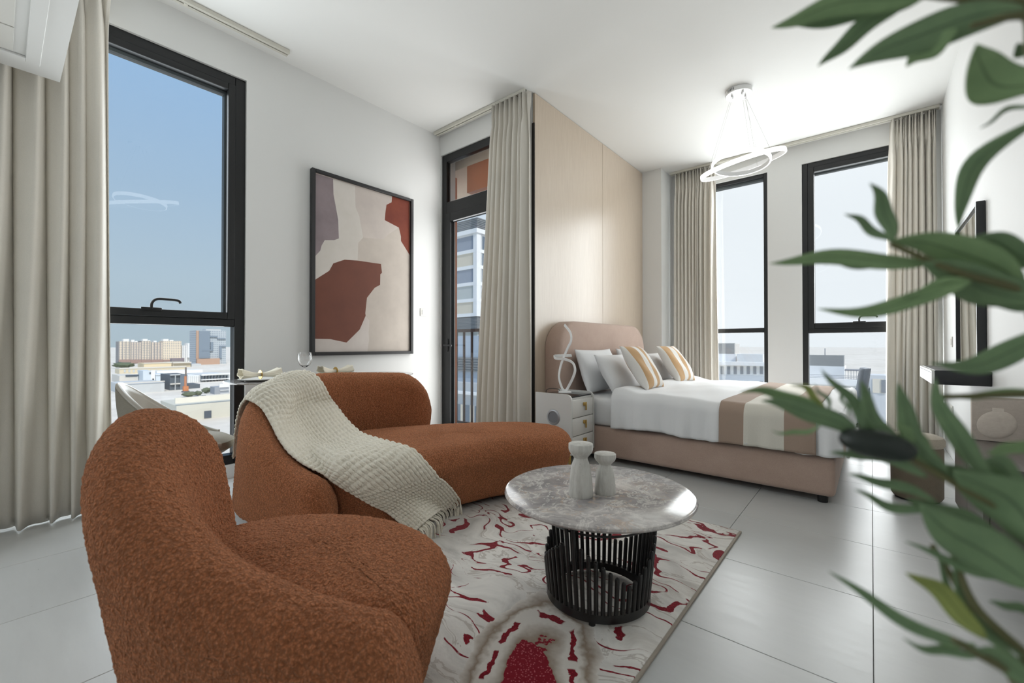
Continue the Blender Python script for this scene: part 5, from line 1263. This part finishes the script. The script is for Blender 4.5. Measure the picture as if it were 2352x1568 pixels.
for xx in (TXc - 13, TXc - 1.0): box('pier', (xx, TY0 - 0.03, tz(722)), (xx + 1.0, TY0 + 0.4, tz(528)), mFr, tw)
box('pier', (TXc - 0.4, TY0 - 0.02, tz(722)), (TXc + 0.03, TY0 + 1.2, tz(528)), mFr, tw)
box('cornice', (TXc - 13.2, TY0 - 0.3, tz(534)), (TXc + 0.3, TY0 + 22, tz(524)), mFr, tw)
for k in range(7): 
    z = tz(523) + 0.35 * k; box('roof_louvre', (TXc - 12.5, TY0 + 0.4, z), (TXc - 0.3, TY0 + 0.7, z + 0.22), mLv, tw); box('roof_louvre', (TXc - 0.6, TY0 + 0.7, z), (TXc - 0.3, TY0 + 20, z + 0.22), mLv, tw)
for k in range(9):
    z = tz(757) + (tz(722) - 0.5 - tz(757)) * k / 9; box('louvre', (TXc - 13, TY0, z), (TXc + 0.1, TY0 + 0.3, z + 0.22), mLv, tw); box('louvre', (TXc - 0.2, TY0 + 0.3, z), (TXc + 0.1, TY0 + 20, z + 0.22), mLv, tw)
box('lower_walls', (TXc - 12.6, TY0 + 1.0, GZ), (TXc - 0.8, TY0 + 20, tz(760)), mP3, tw)
box('core', (TXc - 12.8, TY0 + 0.5, tz(760)), (TXc - 0.5, TY0 + 22, tz(722)), ext('dark_core', lin(110, 116, 122)), tw)
lw = thing('podium_building', 'blue grey lower building behind the balcony railing', 'building', (TXc, 58, GZ))
mLB = ext('blue_grey_render', lin(168, 182, 196)); mLB2 = ext('grey_terrace_wall', lin(180, 186, 190))
Y2 = 52.0
def lz(v): return on_y(1075, v, Y2).z
xa, xb = on_y(1020, 850, Y2).x, on_y(1180, 850, Y2).x
box('walls', (xa, Y2, GZ), (xb, Y2 + 8, lz(880)), mLB2, lw); box('upper_wall', (xa, Y2 + 2, lz(900)), (xb, Y2 + 9, lz(770)), mLB, lw)
for k in range(6): z = lz(855) + k * 0.45; box('louvre', (xa, Y2 + 1.6, z), (xb, Y2 + 1.9, z + 0.25), mLv, lw)
box('ledge', (xa, Y2 - 0.6, lz(905)), (xb, Y2 + 1, lz(899)), mFr, lw)
for k in range(7):
    x0 = xa + 1 + k * 2.3; w_ = box('window', (x0, Y2 - 0.08, lz(975)), (x0 + 1.1, Y2 + 0.02, lz(930)), mGl, lw); box('blind', (x0 + 1.1, Y2 - 0.06, lz(975)), (x0 + 2.0, Y2 + 0.02, lz(930)), mP2, w_)

# neighbour with roof terraces beyond the bed windows
NYF = 120.0
nb = thing('neighbour_block', 'grey neighbouring block with balconies and louvred roof plant', 'building', (-20, NYF + 8, GZ))
mN1 = ext('pale_grey_render', lin(244, 244, 242)); mN2 = ext('blue_grey_wall', lin(222, 224, 226)); mN3 = ext('white_slab_edge', lin(250, 250, 248)); mNw = simple('neighbour_glass', lin(150, 154, 160), 0.15, var=0.1); mNc = ext('cream_recess', lin(240, 232, 216)); mNr = ext('bronze_balustrade', lin(160, 160, 164))
def nbx(nm, u0, u1, v0, v1, y0, d, m, parent=nb):
    a = on_y(u0, v0, y0); b = on_y(u1, v1, y0)
    a2 = on_y((u0 + u1) / 2, v0, y0); b2 = on_y((u0 + u1) / 2, v1, y0)
    return box(nm, (a.x, y0, b2.z), (b.x, y0 + d, a2.z), m, parent)
nbx('walls', 1780, 2130, 884, 1320, NYF, 18, mN1)
nbx('walls', 1520, 1790, 838, 1320, NYF + 3, 18, mN1)
nbx('parapet', 1780, 2130, 872, 886, NYF - 0.8, 1.0, mN3); nbx('parapet', 1520, 1792, 830, 838, NYF + 1.5, 1.6, mN3)
nbx('roof_wall', 1835, 1940, 840, 880, NYF + 8, 8, mN1); nbx('roof_wall', 1600, 1690, 812, 836, NYF + 9, 8, mN1)
mLv2 = ext('pale_louvre', lin(186, 186, 184))
for k in range(12): nbx('plant_louvre', 1858, 1940, 815 + 2.1 * k, 816.3 + 2.1 * k, NYF + 8, 0.4, mLv2)
nbx('plant_room', 1860, 1938, 816, 841, NYF + 8.3, 6, ext('plant_core', lin(206, 204, 200)))
for k in range(10): nbx('plant_louvre', 1620, 1688, 788 + 2.4 * k, 789.4 + 2.4 * k, NYF + 9, 0.4, mLv2)
nbx('plant_room', 1622, 1687, 789, 813, NYF + 9.3, 6, ext('plant_core_far', lin(206, 204, 200)))
nbx('plant_room', 1692, 1752, 813, 831, NYF + 7, 6, ext('roof_shed', lin(226, 226, 224)))
for k in range(9): nbx('pergola_post', 1941 + 6.5 * k, 1942.2 + 6.5 * k, 850, 880, NYF + 2, 0.3, mNr)
nbx('pergola_beam', 1940, 1996, 849, 852, NYF + 2, 4, mNr)
for k in range(5): nbx('terrace_rail', 1860, 2000, 862 + 3.4 * k, 863 + 3.4 * k, NYF + 0.3, 0.15, mNr)
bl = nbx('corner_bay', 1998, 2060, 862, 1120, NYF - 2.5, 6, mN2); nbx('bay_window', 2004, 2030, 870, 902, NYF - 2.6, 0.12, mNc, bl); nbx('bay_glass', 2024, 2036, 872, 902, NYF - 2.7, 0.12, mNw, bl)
for k in range(7):
    v0 = 918 + 33 * k
    nbx('balcony_slab', 1780, 2130, v0, v0 + 6, NYF - 1.6, 1.7, mN3)
    nbx('balustrade', 1780, 2130, v0 - 11, v0, NYF - 1.55, 0.1, mNr)
    for q in range(9):
        u0 = 1795 + q * 33 + (k % 2) * 8; w_ = nbx('window', u0, u0 + 15, v0 - 26, v0 - 1, NYF - 0.1, 0.12, mNw); nbx('recess_panel', u0 + 15, u0 + 20, v0 - 26, v0 - 1, NYF - 0.12, 0.12, mNc, w_)
nbx('blue_wall', 1640, 1780, 862, 874, NYF + 2.9, 0.3, mN2)  # plain blue-grey band of wall between the window rows
for k in range(4):
    v0 = 861 + 34 * k
    for q in range(9):
        u0 = 1640 + q * 15; nbx('window', u0, u0 + 7, v0 - 20, v0 - 2, NYF + 2.85, 0.14, mNw)
    nbx('balcony_slab', 1520, 1790, v0 + 12, v0 + 15, NYF + 1.6, 1.4, mN3)
tube('aerial', [on_y(1895, 815, NYF + 8), on_y(1895, 800, NYF + 8)], 0.12, mNr, nb, 6)

# ------------------------------------------------------------------ faux olive tree by the camera
def leaf_mat(name, c0, c1, under):
    t = NT(name); uv = t.new('TexCoord'); sp = t.new('SeparateXYZ'); t.l.new(uv.outputs['UV'], sp.inputs[0])
    n = t.noise(t.coord(), 60, 4, 0.6); st = t.noise(t.coord(), 400, 2, 0.6)
    rib = t.math('LESS_THAN', t.math('ABSOLUTE', t.math('SUBTRACT', sp.outputs['Y'], 0.5)), 0.035)
    c = t.mix(n, c0, c1); c = t.mix(t.math('MULTIPLY', rib, 0.6), c, [x * 0.45 for x in c0])
    g_ = t.new('NewGeometry'); c = t.mix(t.math('MULTIPLY', g_.outputs['Backfacing'], 0.4), c, under)
    t.col(c); t.set(Roughness=0.55, Specular_IOR_Level=0.3); t.bump(st, 0.1, 0.001)
    return t.m
ML = [leaf_mat('olive_leaf_green', lin(106, 132, 92), lin(138, 164, 116), lin(120, 140, 110)), leaf_mat('olive_leaf_dark', lin(92, 116, 86), lin(122, 146, 106), lin(110, 130, 108)), leaf_mat('olive_leaf_yellow', lin(120, 130, 66), lin(150, 160, 92), lin(140, 150, 100))]
M['branch'] = simple('olive_branch', lin(92, 92, 58), 0.7, var=0.15, vscale=40)
POT = Vector((0.335, 0.40, 0))
ot = thing('olive_tree', 'faux olive tree with long green leaves close to the viewer at the right', 'potted tree', (POT.x, POT.y, 0))
lathe('pot', [(0, 0), (0.11, 0), (0.13, 0.02), (0.15, 0.26), (0.155, 0.28), (0.14, 0.28), (0.135, 0.24), (0, 0.24)], POT, simple('white_ceramic_pot', (0.75, 0.74, 0.72), 0.4, var=0.02), ot, 40)
lathe('soil', [(0, 0.241), (0.134, 0.241), (0.1, 0.25), (0, 0.255)], POT, simple('dark_soil', (0.05, 0.035, 0.025), 0.95, var=0.3, vscale=60), ot, 24)
trunk = spline([(POT.x, POT.y, 0.24), (POT.x - 0.01, POT.y + 0.03, 0.6), (POT.x - 0.03, POT.y + 0.05, 1.0), (POT.x - 0.04, POT.y + 0.08, 1.4), (POT.x - 0.05, POT.y + 0.1, 1.75)], 30)
tube('trunk', trunk, 0.014, simple('olive_bark', lin(112, 98, 80), 0.9, var=0.2, vscale=40, bump=0.6, bscale=60), ot, 10, radii=list(np.linspace(1.2, 0.45, 30)))
def tp(z): return tuple(min(trunk, key=lambda p: abs(p[2] - z)))
def bp(u, v, d): return tuple(at_dist(u, v, d))
BR = [(1.66, [(2520, -30, .50), (2352, 5, .46), (2180, -6, .45), (2050, -22, .45)]),
      (1.45, [(2500, 60, .48), (2352, 35, .44), (2230, 60, .43)]),
      (1.42, [(2480, 260, .50), (2400, 225, .47), (2345, 205, .46)]),
      (1.12, [(2500, 740, .48), (2352, 668, .44), (2200, 625, .42), (2045, 560, .41)]),
      (1.02, [(2520, 900, .48), (2352, 905, .46), (2142, 912, .45)]),
      (0.88, [(2480, 1290, .48), (2352, 1195, .44), (2210, 1120, .42), (2060, 1032, .405)]),
      (0.70, [(2460, 1640, .48), (2352, 1560, .44), (2238, 1497, .42), (2190, 1468, .41)]),
      (0.78, [(2440, 1610, .50), (2352, 1500, .46), (2240, 1390, .45), (2190, 1275, .45)]),
      (0.74, [(2440, 1600, .50), (2340, 1530, .465), (2235, 1400, .46), (2140, 1250, .455)])]
for z, pts in BR:
    P_ = spline([tp(z)] + [bp(*q) for q in pts], 26); tube('branch', P_, 0.0026, M['branch'], ot, 7, radii=list(np.linspace(1.6, 0.7, 26)))
# leaves: base (u, v, distance), tip (u, v, distance), width in pixels, material, bend
LF = [((2130, -12, .45), (1772, 62, .43), 62, 0, 14), ((2110, -4, .46), (1830, 62, .45), 50, 1, 8), ((2075, 8, .455), (1880, 156, .44), 46, 1, 10), ((2352, 20, .445), (1950, 160, .42), 84, 1, 20), ((2200, 70, .435), (2080, 152, .425), 44, 0, 8),
      ((2420, 190, .44), (2248, 96, .42), 96, 0, -26), ((2380, 205, .46), (2270, 237, .45), 26, 2, 4), ((2380, 238, .46), (2250, 296, .46), 12, 1, 4), ((2380, 270, .45), (2206, 530, .44), 46, 1, 26), ((2400, 120, .46), (2330, 110, .45), 30, 1, 4),
      ((2047, 556, .41), (1998, 420, .40), 42, 1, 6), ((2048, 556, .41), (1942, 488, .40), 26, 1, 4), ((2140, 606, .42), (1768, 602, .39), 52, 0, 14), ((2130, 604, .42), (1930, 609, .41), 18, 1, 2), ((2230, 640, .42), (1878, 712, .40), 44, 0, -16), ((2220, 640, .42), (2066, 690, .41), 40, 0, -6),
      ((2352, 660, .44), (2040, 555, .415), 86, 0, 16), ((2400, 700, .44), (2120, 600, .41), 96, 1, -10), ((2400, 620, .45), (2190, 556, .43), 60, 1, 10), ((2420, 690, .45), (2230, 660, .43), 70, 1, 0),
      ((2420, 740, .45), (2138, 836, .42), 60, 1, -22), ((2420, 902, .46), (2140, 912, .45), 20, 0, 0),
      ((1985, 1006, .405), (1748, 922, .38), 62, 1, 10), ((1880, 936, .40), (1700, 900, .39), 34, 0, 6), ((1892, 938, .40), (1818, 880, .395), 22, 2, 3), ((1885, 975, .40), (1773, 987, .395), 15, 0, -5), ((1996, 998, .405), (1884, 848, .395), 30, 1, 8),
      ((1910, 945, .40), (1866, 884, .395), 13, 1, 3), ((1950, 955, .40), (1924, 893, .395), 11, 1, 2), ((2085, 1040, .41), (1978, 872, .395), 46, 1, -10), ((2172, 1090, .415), (2068, 876, .40), 52, 1, -16), ((2150, 1085, .415), (2064, 966, .405), 54, 0, 8), ((2290, 1110, .42), (2148, 868, .405), 50, 1, -22),
      ((2130, 1090, .415), (1905, 1042, .40), 38, 1, 8), ((2150, 1150, .42), (1944, 1092, .40), 30, 1, 6), ((2150, 1178, .42), (1962, 1124, .405), 28, 1, -6), ((2352, 1235, .435), (2110, 1060, .415), 70, 1, 12), ((2360, 1130, .44), (2240, 1060, .42), 60, 1, 10),
      ((2420, 1270, .43), (2190, 1080, .405), 120, 1, 10), ((2400, 1350, .43), (2110, 1160, .41), 116, 1, -12), ((2300, 1230, .43), (2080, 1150, .415), 50, 1, 4), ((2420, 1345, .44), (2078, 1244, .43), 26, 1, -8),
      ((2265, 1505, .42), (1903, 1308, .40), 32, 1, -14), ((2262, 1468, .43), (2083, 1312, .42), 50, 2, 10), ((2240, 1480, .42), (2048, 1408, .415), 26, 0, -5), ((2250, 1500, .42), (2075, 1468, .415), 22, 1, -4), ((2400, 1432, .46), (2270, 1385, .455), 22, 1, 4),
      ((2352, 1512, .455), (2145, 1255, .445), 18, 1, -14), ((2352, 1535, .45), (2188, 1272, .445), 20, 1, -16), ((2420, 1590, .43), (2225, 1490, .415), 46, 1, 4), ((2400, 1000, .45), (2260, 1035, .43), 30, 0, -4)]
rl_ = random.Random(4)
for k, (b, t_, w, mi, bend) in enumerate(LF):
    pb, ptp = Vector(bp(*b)), Vector(bp(*t_)); ax = ptp - pb; L = ax.length; ax.normalize()
    dm = (b[2] + t_[2]) / 2; wd = w / FPX * dm * 0.62
    view = ((pb + ptp) / 2 - EYE).normalized(); side = ax.cross(view).normalized(); nrm = side.cross(ax).normalized()
    ro = rl_.uniform(-0.5, 0.5); side2 = side * math.cos(ro) + nrm * math.sin(ro); nr2 = nrm * math.cos(ro) - side * math.sin(ro)
    wd /= max(0.7, math.cos(ro)); A = np.zeros((18, 7, 3)); bd = bend / FPX * dm
    for i in range(18):
        s = i / 17; prof = (math.sin(math.pi * min(1, s * 0.97 + 0.03)) ** 0.75) * (1.15 - 0.45 * s) ; prof = max(prof, 0.02)
        c = pb + ax * (L * s) - side * (bd * math.sin(math.pi * s)) + nr2 * (0.006 * math.sin(math.pi * s)) + side * 0.0012 * math.sin(9 * s + k)
        for j in range(7):
            q = j / 6 * 2 - 1; A[i, j] = c + side2 * (q * wd / 2 * prof) + nr2 * (0.22 * abs(q) * wd / 2 * prof)
    gridmesh('leaf', A, ML[mi], ot, thick=0.0006)
oc = at_dist(2013, 1020, 0.40); od = (at_dist(1962, 1010, 0.40) - at_dist(2064, 1032, 0.40)).normalized(); s_, u_ = frame_at(od)
V = []; F = []; n_, k_ = 24, 14; lo_, ro_ = 53 / FPX * .40, 25 / FPX * .40
for i in range(k_ + 1):
    a = math.pi * i / k_; V += [oc + od * (lo_ * -math.cos(a)) + (s_ * math.cos(2 * math.pi * q / n_) + u_ * math.sin(2 * math.pi * q / n_)) * (ro_ * max(0.001, math.sin(a)) ** 0.85) for q in range(n_)]
for i in range(k_):
    for q in range(n_): F.append((i * n_ + q, i * n_ + (q + 1) % n_, (i + 1) * n_ + (q + 1) % n_, (i + 1) * n_ + q))
mesh('olive', V, F, simple('black_green_olive', lin(24, 34, 28), 0.38, var=0.2, vscale=60), ot, True)
